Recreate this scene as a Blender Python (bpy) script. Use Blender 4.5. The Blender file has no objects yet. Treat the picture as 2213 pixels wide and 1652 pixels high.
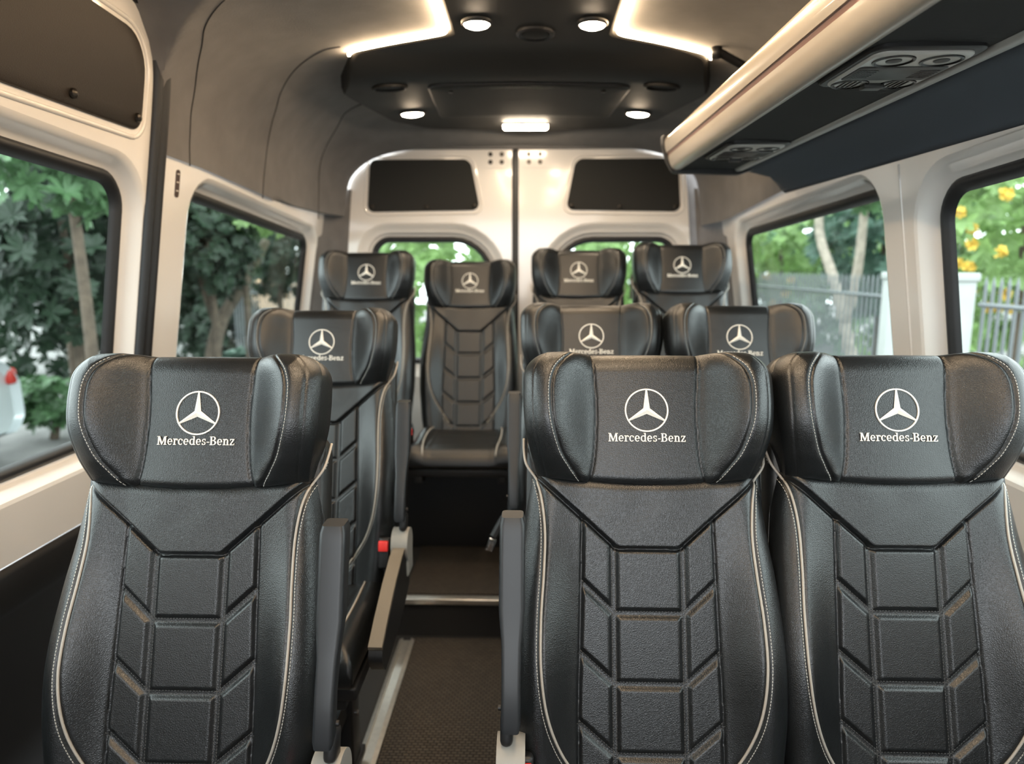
import bpy, bmesh, math, random
import numpy as np
from mathutils import Vector, Matrix

random.seed(7); RNG = np.random.default_rng(7)
SC = bpy.context.scene
COL = SC.collection
PI = math.pi
WORIG = {}          # world origin of every parent object

# ------------------------------------------------------------------ materials
def new_mat(name):
    m = bpy.data.materials.new(name); m.use_nodes = True
    nt = m.node_tree; b = nt.nodes['Principled BSDF']
    return m, nt, b

def mat(name, col, rough=.5, metal=0., spec=.5, bump=None, coat=0., var=None, emit=None, sheen=0.):
    """bump = (kind, scale, distance, strength); var = (scale, amount)"""
    m, nt, b = new_mat(name)
    b.inputs['Base Color'].default_value = (*col, 1)
    b.inputs['Roughness'].default_value = rough
    b.inputs['Metallic'].default_value = metal
    b.inputs['Specular IOR Level'].default_value = spec
    b.inputs['Coat Weight'].default_value = coat
    b.inputs['Sheen Weight'].default_value = sheen
    if coat: b.inputs['Coat Roughness'].default_value = .08
    N = nt.nodes; L = nt.links
    tc = N.new('ShaderNodeTexCoord')
    if var:
        nz = N.new('ShaderNodeTexNoise'); nz.inputs['Scale'].default_value = var[0]; nz.inputs['Detail'].default_value = 6
        L.new(tc.outputs['Object'], nz.inputs['Vector'])
        rp = N.new('ShaderNodeMapRange'); rp.inputs[1].default_value = .3; rp.inputs[2].default_value = .7
        rp.inputs[3].default_value = 1-var[1]; rp.inputs[4].default_value = 1+var[1]
        L.new(nz.outputs['Fac'], rp.inputs[0])
        mx = N.new('ShaderNodeVectorMath'); mx.operation = 'SCALE'; mx.inputs[0].default_value = col
        L.new(rp.outputs[0], mx.inputs['Scale']); L.new(mx.outputs[0], b.inputs['Base Color'])
    if bump:
        kind, sc, dist, st = bump
        if kind == 'voronoi':
            t = N.new('ShaderNodeTexVoronoi'); t.feature = 'DISTANCE_TO_EDGE'; t.inputs['Scale'].default_value = sc
            nz = N.new('ShaderNodeTexNoise'); nz.inputs['Scale'].default_value = sc*.5
            ad = N.new('ShaderNodeVectorMath'); ad.operation = 'MULTIPLY_ADD'
            ad.inputs[1].default_value = (.9/sc,)*3
            L.new(tc.outputs['Object'], nz.inputs['Vector']); L.new(nz.outputs['Color'], ad.inputs[0]); L.new(tc.outputs['Object'], ad.inputs[2])
            L.new(ad.outputs[0], t.inputs['Vector'])
            mr = N.new('ShaderNodeMapRange'); mr.inputs[1].default_value = 0; mr.inputs[2].default_value = .35
            L.new(t.outputs['Distance'], mr.inputs[0]); h = mr.outputs[0]
        elif kind == 'rib':
            t = N.new('ShaderNodeTexWave'); t.inputs['Scale'].default_value = sc; t.bands_direction = 'Y'
            L.new(tc.outputs['Object'], t.inputs['Vector']); h = t.outputs['Fac']
        else:
            t = N.new('ShaderNodeTexNoise'); t.inputs['Scale'].default_value = sc; t.inputs['Detail'].default_value = 5
            L.new(tc.outputs['Object'], t.inputs['Vector']); h = t.outputs['Fac']
        bp = N.new('ShaderNodeBump'); bp.inputs['Distance'].default_value = dist; bp.inputs['Strength'].default_value = st
        L.new(h, bp.inputs['Height']); L.new(bp.outputs[0], b.inputs['Normal'])
    if emit:
        b.inputs['Emission Color'].default_value = (*emit[0], 1); b.inputs['Emission Strength'].default_value = emit[1]
    return m

M = {}
M['leather'] = mat('black leather', (.0060, .0072, .0082), .345, spec=.66, bump=('voronoi', 380, .00045, .34), var=(9, .12))
M['leather_flat'] = mat('smooth black leather', (.011, .012, .0125), .42, spec=.5, bump=('voronoi', 520, .0004, .2))
M['piping'] = mat('grey beige piping', (.36, .33, .29), .45)
M['thread'] = mat('pale thread', (.44, .43, .40), .7)
M['dthread'] = mat('grey thread', (.075, .075, .075), .7)
M['silver'] = mat('embroidered pearl', (.86, .83, .76), .45, spec=.4)
M['plastic'] = mat('charcoal plastic', (.015, .017, .020), .42, bump=('noise', 900, .0002, .15))
M['plastic_black'] = mat('black plastic', (.010, .010, .011), .45)
M['beige_plastic'] = mat('grey plastic cap', (.27, .26, .24), .42)
M['taupe_plastic'] = mat('taupe plastic', (.16, .132, .10), .40)
M['red'] = mat('red button', (.75, .035, .03), .4)
M['black_metal'] = mat('black painted steel', (.012, .012, .013), .5)
M['chrome'] = mat('chrome', (.75, .75, .75), .18, metal=1)
M['alu'] = mat('aluminium', (.72, .68, .62), .34, metal=.85, var=(60, .08))
M['white'] = mat('white body paint', (.80, .765, .725), .16, coat=.8)
M['rubber'] = mat('black rubber', (.012, .012, .013), .5)
M['headliner'] = mat('grey felt headliner', (.165, .158, .155), .95, spec=.15, bump=('noise', 240, .0008, .5), var=(14, .10), sheen=.15)
M['headliner_line'] = mat('headliner seam', (.03, .03, .03), .9)
M['panel'] = mat('dark ceiling vinyl', (.0105, .010, .0092), .62, spec=.35, bump=('noise', 500, .0003, .3))
M['panel_soft'] = mat('dark hatch vinyl', (.0165, .0165, .015), .7, spec=.3, bump=('noise', 500, .0003, .3))
M['brown_panel'] = mat('dark brown vinyl', (.020, .0145, .0105), .55, spec=.35, bump=('voronoi', 260, .0005, .3))
M['navy'] = mat('navy felt', (.088, .102, .122), .9, spec=.2, bump=('noise', 500, .0005, .4))
M['rack_fascia'] = mat('cream rack fascia', (.43, .385, .32), .30, coat=.3)
M['rack_line'] = mat('rosy groove strip', (.30, .17, .14), .35)
M['rack_fabric'] = mat('ribbed black fabric', (.022, .024, .024), .75, spec=.4, bump=('rib', 75, .004, 1.0))
M['console_grey'] = mat('silver grey console', (.52, .52, .49), .28)
M['console_dark'] = mat('dark console', (.02, .02, .019), .45)
M['black_gloss'] = mat('black gloss', (.004, .004, .004), .3, spec=.3)
M['grey_trim'] = mat('grey strip', (.40, .40, .38), .4)
M['darktrim'] = mat('black side trim', (.008, .008, .0085), .55)
M['screw'] = mat('dark screw', (.03, .025, .02), .3, metal=.6)
M['sticker'] = mat('brown sticker', (.06, .035, .03), .4)
M['sticker_mark'] = mat('pale print', (.6, .55, .5), .5)
WARM = (1.0, .72, .44)
M['lens'] = mat('lit lens', (.9, .85, .75), .4, emit=((1.0, .78, .54), 140))
M['lens_bar'] = mat('lit bar lens', (.9, .85, .75), .4, emit=((1.0, .80, .58), 60))
M['led'] = mat('led tube', (.9, .8, .7), .4, emit=(WARM, 80))
M['ground'] = mat('asphalt', (.16, .155, .15), .9, var=(3, .25))
M['soil'] = mat('soil bed', (.07, .055, .04), .95, var=(5, .4))
M['bark'] = mat('bark', (.085, .064, .046), .9, bump=('noise', 30, .02, .6), var=(12, .3))
M['bark_pale'] = mat('pale bark', (.34, .29, .24), .9, bump=('noise', 30, .02, .6), var=(12, .25))
M['fence'] = mat('grey fence', (.16, .17, .18), .5, metal=.3)
M['stone_white'] = mat('white render', (.36, .37, .36), .8, var=(4, .06))
M['tanwall'] = mat('tan wall', (.62, .42, .26), .9, var=(2, .12))
M['car'] = mat('silver car paint', (.55, .60, .62), .22, metal=.3, coat=.8)
M['carglass'] = mat('car glass', (.02, .025, .03), .08)
M['tyre'] = mat('tyre', (.015, .015, .015), .8)
M['tail'] = mat('tail lamp', (.45, .03, .02), .25)
M['petal'] = mat('yellow petals', (.72, .50, .09), .6)
M['pink'] = mat('pink petals', (.75, .22, .28), .6)

def leaf_mat(name, col):
    m, nt, b = new_mat(name); N = nt.nodes; L = nt.links
    b.inputs['Roughness'].default_value = .42; b.inputs['Specular IOR Level'].default_value = .45
    tc = N.new('ShaderNodeTexCoord'); nz = N.new('ShaderNodeTexNoise'); nz.inputs['Scale'].default_value = 3.5; nz.inputs['Detail'].default_value = 4
    L.new(tc.outputs['Object'], nz.inputs['Vector'])
    rp = N.new('ShaderNodeMapRange'); rp.inputs[1].default_value = .3; rp.inputs[2].default_value = .7; rp.inputs[3].default_value = .6; rp.inputs[4].default_value = 1.4
    L.new(nz.outputs['Fac'], rp.inputs[0])
    mx = N.new('ShaderNodeVectorMath'); mx.operation = 'SCALE'; mx.inputs[0].default_value = col
    L.new(rp.outputs[0], mx.inputs['Scale']); L.new(mx.outputs[0], b.inputs['Base Color'])
    tr = N.new('ShaderNodeBsdfTranslucent'); L.new(mx.outputs[0], tr.inputs['Color'])
    ms = N.new('ShaderNodeMixShader'); ms.inputs[0].default_value = .3
    L.new(b.outputs[0], ms.inputs[1]); L.new(tr.outputs[0], ms.inputs[2]); L.new(ms.outputs[0], N['Material Output'].inputs['Surface'])
    return m
M['leaf_dark'] = leaf_mat('dark green leaves', (.022, .043, .024))
M['leaf_mid'] = leaf_mat('mid green leaves', (.085, .17, .075))
M['leaf_lime'] = leaf_mat('lime leaves', (.20, .32, .11))
M['leaf_blue'] = leaf_mat('blue green leaves', (.085, .16, .12))

def glass_mat():
    m = bpy.data.materials.new('window glass'); m.use_nodes = True; nt = m.node_tree; N = nt.nodes; L = nt.links
    N.remove(N['Principled BSDF'])
    t = N.new('ShaderNodeBsdfTransparent'); t.inputs[0].default_value = (.86, .90, .88, 1)
    g = N.new('ShaderNodeBsdfGlossy'); g.inputs['Roughness'].default_value = .02
    f = N.new('ShaderNodeFresnel'); f.inputs[0].default_value = 1.13; ge = N.new('ShaderNodeNewGeometry'); mb_ = N.new('ShaderNodeMath'); mb_.operation = 'SUBTRACT'; mb_.inputs[0].default_value = 1; L.new(ge.outputs['Backfacing'], mb_.inputs[1]); mu = N.new('ShaderNodeMath'); mu.operation = 'MULTIPLY'; L.new(f.outputs[0], mu.inputs[0]); L.new(mb_.outputs[0], mu.inputs[1])
    s = N.new('ShaderNodeMixShader'); L.new(mu.outputs[0], s.inputs[0]); L.new(t.outputs[0], s.inputs[1]); L.new(g.outputs[0], s.inputs[2])
    L.new(s.outputs[0], N['Material Output'].inputs['Surface']); return m
M['glass'] = glass_mat()

def carpet_mat():
    m, nt, b = new_mat('basket weave aisle mat'); N = nt.nodes; L = nt.links
    b.inputs['Roughness'].default_value = .85; b.inputs['Specular IOR Level'].default_value = .25
    tc = N.new('ShaderNodeTexCoord')
    br = N.new('ShaderNodeTexBrick'); br.inputs['Scale'].default_value = 1.0
    br.offset = .5; br.inputs['Brick Width'].default_value = .017; br.inputs['Row Height'].default_value = .0105
    br.inputs['Mortar Size'].default_value = .0022; br.inputs['Mortar Smooth'].default_value = .9
    br.inputs['Color1'].default_value = (.085, .068, .052, 1); br.inputs['Color2'].default_value = (.07, .056, .043, 1); br.inputs['Mortar'].default_value = (.014, .012, .010, 1)
    L.new(tc.outputs['Object'], br.inputs['Vector']); L.new(br.outputs['Color'], b.inputs['Base Color'])
    bp = N.new('ShaderNodeBump'); bp.invert = True; bp.inputs['Distance'].default_value = .004; bp.inputs['Strength'].default_value = .8
    L.new(br.outputs['Fac'], bp.inputs['Height']); L.new(bp.outputs[0], b.inputs['Normal']); return m
M['carpet'] = carpet_mat()
M['floor'] = mat('dark van floor', (.018, .017, .016), .75, bump=('noise', 300, .001, .4))

# ------------------------------------------------------------------ object helpers
def empty(name, loc, rz=0., parent=None):
    o = bpy.data.objects.new(name, None); COL.objects.link(o); o.empty_display_size = .05
    o.location = loc; o.rotation_euler = (0, 0, rz); WORIG[o.name] = np.array(loc, float)
    if parent: o.parent = parent
    return o

def tag(o, label=None, cat=None, group=None, kind=None):
    if label: o['label'] = label
    if cat: o['category'] = cat
    if group: o['group'] = group
    if kind: o['kind'] = kind
    return o

def mesh(name, V, Fc, material, parent=None, smooth=True, loc=None, local=False):
    """One mesh object. V in world coordinates (or local ones when local=True)."""
    V = np.asarray(V, float)
    if local: org = np.zeros(3)
    elif loc is not None: org = np.array(loc, float)
    elif parent is None:
        mn = V.min(0); mx = V.max(0); org = np.array([(mn[0]+mx[0])/2, (mn[1]+mx[1])/2, mn[2]])
    else:
        org = WORIG[parent.name]
    me = bpy.data.meshes.new(name)
    me.from_pydata((V-org).tolist(), [], [tuple(int(i) for i in f) for f in Fc])
    if smooth: me.polygons.foreach_set('use_smooth', [True]*len(me.polygons))
    me.materials.append(M[material] if isinstance(material, str) else material)
    me.update()
    o = bpy.data.objects.new(name, me); COL.objects.link(o)
    if parent: o.parent = parent; WORIG[o.name] = org; o.location = org - WORIG[parent.name] if not local else (0, 0, 0)
    else: o.location = org; WORIG[o.name] = org
    return o

def sharp(o, ang=40):
    """auto smooth: mark sharp edges by angle"""
    bm = bmesh.new(); bm.from_mesh(o.data)
    bmesh.ops.recalc_face_normals(bm, faces=bm.faces)
    for e in bm.edges:
        if len(e.link_faces) == 2 and e.calc_face_angle(0) > math.radians(ang): e.smooth = False
    bm.to_mesh(o.data); bm.free(); return o

def recalc(o):
    bm = bmesh.new(); bm.from_mesh(o.data); bmesh.ops.recalc_face_normals(bm, faces=bm.faces); bm.to_mesh(o.data); bm.free(); return o

class MB:
    def __init__(s): s.v = []; s.f = []; s.n = 0
    def add(s, V, Fc):
        V = np.asarray(V, float); s.v.append(V); s.f += [tuple(i+s.n for i in f) for f in Fc]; s.n += len(V); return s
    def V(s): return np.concatenate(s.v)
    def build(s, name, material, parent=None, **k):
        sh = k.pop('sharp', 40); o = mesh(name, s.V(), s.f, material, parent, **k)
        return sharp(o, sh) if sh else o
    def box(s, c, d, rot=None, bev=0.):
        bm = bmesh.new(); bmesh.ops.create_cube(bm, size=1)
        bmesh.ops.scale(bm, vec=d, verts=bm.verts)
        if bev: bmesh.ops.bevel(bm, geom=bm.edges[:], offset=bev, segments=3, profile=.5, affect='EDGES')
        return s._bm(bm, c, rot)
    def _bm(s, bm, c, rot):
        V = np.array([v.co[:] for v in bm.verts]); bm.verts.index_update()
        Fc = [tuple(v.index for v in f.verts) for f in bm.faces]; bm.free()
        if rot is not None: V = V @ np.array(rot).T
        return s.add(V+np.array(c), Fc)
    def cyl(s, p0, p1, r0, r1=None, n=20, cap=True):
        r1 = r0 if r1 is None else r1
        p0 = np.array(p0, float); p1 = np.array(p1, float); d = p1-p0; d /= np.linalg.norm(d)
        a = np.cross(d, [0, 0, 1.] if abs(d[2]) < .9 else [1., 0, 0]); a /= np.linalg.norm(a); b = np.cross(d, a)
        t = np.linspace(0, 2*PI, n, endpoint=False); ring = np.outer(np.cos(t), a)+np.outer(np.sin(t), b)
        V = np.concatenate([p0+ring*r0, p1+ring*r1]); Fc = [(i, (i+1) % n, n+(i+1) % n, n+i) for i in range(n)]
        if cap: Fc += [tuple(range(n))[::-1], tuple(range(n, 2*n))]
        return s.add(V, Fc)
    def tube(s, P, r, n=8, closed=False, cap=True):
        P = np.asarray(P, float); k = len(P); r = np.broadcast_to(np.asarray(r, float), (k,))
        T = np.gradient(P, axis=0)
        if closed: T = np.roll(P, -1, 0)-np.roll(P, 1, 0)
        T /= np.linalg.norm(T, axis=1)[:, None]+1e-12
        a = np.cross(T[0], [0, 0, 1.] if abs(T[0][2]) < .9 else [1., 0, 0]); a /= np.linalg.norm(a)
        t = np.linspace(0, 2*PI, n, endpoint=False); V = []
        for i in range(k):
            a = a-T[i]*(a@T[i]); a /= np.linalg.norm(a); b = np.cross(T[i], a)
            V.append(P[i]+r[i]*(np.outer(np.cos(t), a)+np.outer(np.sin(t), b)))
        V = np.concatenate(V); Fc = []
        for i in range(k if closed else k-1):
            j = (i+1) % k
            Fc += [(i*n+q, i*n+(q+1) % n, j*n+(q+1) % n, j*n+q) for q in range(n)]
        if cap and not closed: Fc += [tuple(range(n))[::-1], tuple(range((k-1)*n, k*n))]
        return s.add(V, Fc)
    def loft(s, loops, closed=True, cap0=False, cap1=False):
        n = len(loops[0]); V = np.concatenate([np.asarray(l, float) for l in loops]); Fc = []
        for i in range(len(loops)-1):
            for q in range(n if closed else n-1):
                Fc.append((i*n+q, i*n+(q+1) % n, (i+1)*n+(q+1) % n, (i+1)*n+q))
        if cap0: Fc.append(tuple(range(n))[::-1])
        if cap1: Fc.append(tuple(range((len(loops)-1)*n, len(loops)*n)))
        return s.add(V, Fc)
    def prism(s, poly, fmap, h0, h1):
        """2D polygon (k,2) -> solid between heights h0 and h1 through fmap(x,y,h)"""
        p = np.asarray(poly, float); a = fmap(p[:, 0], p[:, 1], h0); b = fmap(p[:, 0], p[:, 1], h1)
        return s.loft([a, b], True, True, True)

def fillet(poly, rad, n=7):
    """rounded polygon with n points at each corner"""
    P = np.asarray(poly, float); k = len(P); rad = np.broadcast_to(np.asarray(rad, float), (k,)); out = []
    for i in range(k):
        p = P[i]; a = P[i-1]-p; b = P[(i+1) % k]-p; la = np.linalg.norm(a); lb = np.linalg.norm(b); a /= la; b /= lb
        ang = math.acos(np.clip(a@b, -1, 1)); d = min(rad[i]/math.tan(ang/2), la*.49, lb*.49)
        q0 = p+a*d; q1 = p+b*d
        for t in np.linspace(0, 1, n):
            c = .5523
            out.append((1-t)**3*q0+3*(1-t)**2*t*(q0+(p-q0)*c)+3*(1-t)*t*t*(q1+(p-q1)*c)+t**3*q1)
    return np.array(out)

def inset(poly, d):
    """move every side of a convex counter-clockwise polygon inwards by d (scalar or one per side)"""
    P = np.asarray(poly, float); k = len(P); d = np.broadcast_to(np.asarray(d, float), (k,)); out = []
    area = .5*np.sum(P[:, 0]*np.roll(P[:, 1], -1)-np.roll(P[:, 0], -1)*P[:, 1]); sg = 1 if area > 0 else -1
    lines = []
    for i in range(k):
        a = P[i]; b = P[(i+1) % k]; t = (b-a)/np.linalg.norm(b-a); nrm = sg*np.array([-t[1], t[0]]); lines.append((a+nrm*d[i], t))
    for i in range(k):
        (p, t), (q, u) = lines[i-1], lines[i]
        A = np.array([t, -u]).T; s = np.linalg.solve(A, q-p); out.append(p+t*s[0])
    return np.array(out)

def dense(poly, step):
    P = np.asarray(poly, float); out = []
    for i in range(len(P)):
        a, b = P[i], P[(i+1) % len(P)]; m = max(1, int(np.linalg.norm(b-a)/step))
        out += [a+(b-a)*j/m for j in range(m)]
    return np.array(out)

def holed(outer, holes):
    """triangulated 2D region -> (V2, faces)"""
    bm = bmesh.new(); es = []
    for loop in [outer]+holes:
        vs = [bm.verts.new((p[0], p[1], 0)) for p in loop]
        es += [bm.edges.new((vs[i], vs[(i+1) % len(vs)])) for i in range(len(vs))]
    bmesh.ops.triangle_fill(bm, edges=es, use_beauty=True, use_dissolve=False)
    bm.verts.index_update()
    V = np.array([v.co[:2] for v in bm.verts]); Fc = [tuple(v.index for v in f.verts) for f in bm.faces]; bm.free()
    return V, Fc

def sstep(a, b, x):
    t = np.clip((x-a)/(b-a), 0, 1); return t*t*(3-2*t)
def spline(P, n=12):
    P = np.asarray(P, float); k = len(P); out = []
    Q = np.concatenate([[2*P[0]-P[1]], P, [2*P[-1]-P[-2]]])
    for i in range(k-1):
        a, b, c, d = Q[i:i+4]
        for t in np.linspace(0, 1, n, endpoint=False):
            out.append(.5*((2*b)+(c-a)*t+(2*a-5*b+4*c-d)*t*t+(3*b-a-3*c+d)*t**3))
    out.append(P[-1]); return np.array(out)

# ------------------------------------------------------------------ the passenger seat
RC = math.radians(17)
UPV = np.array([0, math.sin(RC), math.cos(RC)]); FWD = np.array([0, -math.cos(RC), math.sin(RC)]); BASE = np.array([0, 0, .45])
def seat_pt(x, s, d):
    x = np.asarray(x, float); s = np.asarray(s, float); d = np.asarray(d, float)
    return BASE + x[..., None]*np.array([1., 0, 0]) + s[..., None]*UPV + d[..., None]*FWD

def sm(s, xs, ys):
    P = np.column_stack([xs, ys]).astype(float); Q = spline(P, 10); return np.interp(s, Q[:, 0], Q[:, 1])
def segdist(x, s, a, b):
    a = np.array(a); b = np.array(b); ab = b-a; L2 = ab@ab
    t = np.clip(((x-a[0])*ab[0]+(s-a[1])*ab[1])/L2, 0, 1)
    return np.hypot(x-a[0]-t*ab[0], s-a[1]-t*ab[1])
def polydist(x, s, P):
    d = np.full(np.shape(x), 9.)
    for a, b in zip(P[:-1], P[1:]): d = np.minimum(d, segdist(x, s, a, b))
    return d

S_SEAM = .528
def seam_s(x): return S_SEAM-.004+.012*(np.abs(x)/.17)**2
ROWS = [.333, .232, .133, .036]
QI = .052
def qo(s): return np.interp(s, [0, .2, .33, .47], [.104, .105, .101, .098])
YOKE = [(-.168, .533), (-.098, .471), (-.051, .429), (-.044, .4255), (.044, .4255), (.051, .429), (.098, .471), (.168, .533)]
PIPE = spline([(.181, .566), (.170, .535), (.160, .50), (.155, .45), (.157, .39), (.161, .33), (.161, .26), (.152, .195), (.132, .14), (.100, .09), (.072, .05)], 8)
CHEV = [((sg*QI, r), (sg*qo(r+.044), r+.044)) for r in ROWS for sg in (-1, 1)]
CHANNELS = [[(sg*QI, 0), (sg*QI, .4265)] for sg in (-1, 1)] + [[(-QI, r), (QI, r)] for r in ROWS] + [list(c) for c in CHEV]
def wback(s): return sm(s, [-.03, 0, .06, .14, .2, .3, .38, .45, .50, .54, .57], [.166, .174, .187, .195, .199, .199, .1945, .187, .181, .174, .168])
def bol(s): return sm(s, [-.05, 0, .12, .19, .25, .3, .38, .45, .54, .58], [.02, .024, .03, .038, .042, .038, .024, .012, .006, .005])

def drop(ax, s, W, R, s_lo, s_hi, Rlo, Rhi):
    ex = np.clip(1-(W-ax)/R, 0, 1)
    es = np.maximum(np.clip(1-(s_hi-s)/Rhi, 0, 1)*1., np.clip(1-(s-s_lo)/Rlo, 0, 1))
    esc = np.where((s_hi-s) < (s-s_lo), Rhi, Rlo)
    dx = R*(1-np.sqrt(1-ex**2)); ds = esc*(1-np.sqrt(1-np.clip(es, 0, 1)**2))
    return np.maximum(dx, ds)+.25*np.minimum(dx, ds)

def f_back(x, s):
    x = np.asarray(x, float); s = np.asarray(s, float); ax = np.abs(x)
    f = bol(s)*sstep(.095, .172, ax)
    d1 = np.full(x.shape, 9.)
    for c in CHANNELS: d1 = np.minimum(d1, polydist(x, s, c))
    yl = np.interp(ax, [0, .044, .051, .098, .168, .3], [.4255, .4255, .429, .471, .533, .65])
    below = s < yl
    inq = (ax < qo(s)) & below
    pad = .0062*sstep(.0022, .0095, d1)-.003
    edge = qo(s)-ax
    pad = np.where(inq, pad*sstep(-.001, .006, edge)+.0015, 0)
    f = f+pad
    do = np.where(below, np.abs(ax-qo(s)), 9.)
    dy = polydist(x, s, YOKE)
    f = f-.0044*np.exp(-(do/.0025)**2)-.0055*np.exp(-(dy/.0024)**2)
    f = f+np.where(~below, .0072*sstep(0, .007, dy), 0)
    dp = polydist(ax, s, PIPE[::4])
    f = f-.0035*np.exp(-(dp/.004)**2)
    # soft creases of the yoke
    f = f+.0012*np.sin(x*70+1.3*np.sin(s*60))*sstep(.44, .5, s)*np.exp(-(ax/.1)**2)*.4
    W = wback(s)
    f = f-drop(ax, s, W, .046, 0., seam_s(x)+.004, .02, .016)
    return f

HTOP = .727
def whead(s):
    w = sm(s, [.50, .52, .54, .57, .605, .645, .69, .74], [.160, .166, .1715, .1795, .1865, .189, .189, .189])
    t = np.clip((s-.682)/(HTOP-.682), 0, 1)
    return w-.042*(1-np.sqrt(np.clip(1-t*t, 0, 1)))
def li(s): return sm(s, [.50, .52, .535, .55, .575, .62, .665, .69, .708, .73, .75], [.08, .094, .106, .117, .132, .145, .1475, .143, .132, .108, .08])
def ci(s): return sm(s, [.50, .52, .56, .61, .65, .73, .75], [.095, .0895, .081, .0775, .0775, .083, .085])
def f_head(x, s):
    x = np.asarray(x, float); s = np.asarray(s, float); ax = np.abs(x)
    A = sm(s, [.50, .52, .54, .57, .62, .68, .727, .75], [.002, .006, .016, .036, .054, .052, .036, .03])
    c = ci(s); l = np.maximum(li(s), c+.012)
    f = .004*(1-(ax/.09)**2)*(ax < .09)+.006
    f = f+A*sstep(0, 1, (ax-c+.004)/(l-c+.016))
    f = f+.004*np.clip(np.sin(np.clip((ax-c)/(l-c), 0, 1)*PI), 0, 1)
    f = f-.0042*np.exp(-((ax-c)/.0018)**2)-.0036*np.exp(-((ax-li(s))/.002)**2)
    f = f-.0016*np.exp(-((ax-(whead(s)-.016))/.002)**2)
    W = whead(s)
    return f-drop(ax, s, W, .045, seam_s(x)-.002, HTOP, .014, .032)

def pad_mesh(ffun, wfun, s_lo_fun, s_hi, nx, ns, T, Rb, topfine):
    a = np.sin(np.linspace(-PI/2, PI/2, nx)*.86)/math.sin(PI/2*.86)
    b = np.linspace(0, 1, ns)
    if topfine: b = .45*b+.55*np.sin(b*PI/2)
    A, B = np.meshgrid(a, b)
    S0 = B*0
    # width from a provisional s so the seam can curve
    lo0 = s_lo_fun(0*A)
    S = lo0+(s_hi-lo0)*B
    X = A*wfun(S)
    lo = s_lo_fun(X); hi = np.broadcast_to(s_hi if np.isscalar(s_hi) else s_hi, X.shape)
    S = lo+(hi-lo)*B
    if not topfine:
        hi2 = seam_s(X)+.004; S = lo+(hi2-lo)*B
    D = ffun(X, S)
    V = seat_pt(X, S, D).reshape(-1, 3)
    Fc = [(j*nx+i, j*nx+i+1, (j+1)*nx+i+1, (j+1)*nx+i) for j in range(ns-1) for i in range(nx-1)]
    rim = [i for i in range(nx)]+[j*nx+nx-1 for j in range(1, ns)]+[(ns-1)*nx+i for i in range(nx-2, -1, -1)]+[j*nx for j in range(ns-2, 0, -1)]
    xs = X.ravel()[rim]; ss = S.ravel()[rim]; ds = D.ravel()[rim]
    n = len(rim); V = [V]; prev = rim; base = nx*ns; mid = (S.min()+S.max())/2
    for k, (dep, ins) in enumerate([(None, 0), (-T+Rb, 0), (-T+Rb*.3, .3*Rb), (-T, Rb)]):
        dd = ds*.5+(-T+Rb)*.5 if dep is None else np.full(n, dep)
        fx = 1-ins/np.abs(xs).max(); fs = 1-ins/(S.max()-mid)
        V.append(seat_pt(xs*fx, mid+(ss-mid)*fs, dd)); cur = list(range(base, base+n)); base += n
        Fc += [(prev[(q+1) % n], prev[q], cur[q], cur[(q+1) % n]) for q in range(n)]
        prev = cur
    Fc.append(tuple(prev))
    return np.concatenate(V), Fc

def on_back(P, h=0.):
    P = np.asarray(P, float); return seat_pt(P[:, 0], P[:, 1], f_back(P[:, 0], P[:, 1])+h)
def on_head(P, h=0.):
    P = np.asarray(P, float); return seat_pt(P[:, 0], P[:, 1], f_head(P[:, 0], P[:, 1])+h)

def resample(P, step):
    P = np.asarray(P, float); L = np.r_[0, np.cumsum(np.linalg.norm(np.diff(P, axis=0), axis=1))]
    n = max(2, int(L[-1]/step)+1); t = np.linspace(0, L[-1], n)
    return np.stack([np.interp(t, L, P[:, k]) for k in range(P.shape[1])], 1)
def stitches(mb, P2, fmap, off=0., pitch=.0062, dash=.0042, r=.00055, h=.0003):
    P2 = np.asarray(P2, float)
    if off:
        P2 = resample(P2, .004); T = np.gradient(P2, axis=0); T /= np.linalg.norm(T, axis=1)[:, None]+1e-12
        P2 = P2+off*np.stack([-T[:, 1], T[:, 0]], 1)
    Q = resample(P2, pitch)
    T = np.gradient(Q, axis=0); T /= np.linalg.norm(T, axis=1)[:, None]+1e-12
    a = fmap(Q-T*dash/2, h); b = fmap(Q+T*dash/2, h)
    for p, q in zip(a, b):
        t = q-p; t /= np.linalg.norm(t)+1e-12; u = np.cross(t, FWD); u /= np.linalg.norm(u)+1e-12; w = np.cross(t, u)
        V = [e+r*(c*u+d*w) for e in (p, q) for c, d in ((-1, -1), (1, -1), (1, 1), (-1, 1))]
        mb.add(V, [(0, 1, 5, 4), (1, 2, 6, 5), (2, 3, 7, 6), (3, 0, 4, 7), (0, 3, 2, 1), (4, 5, 6, 7)])

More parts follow.
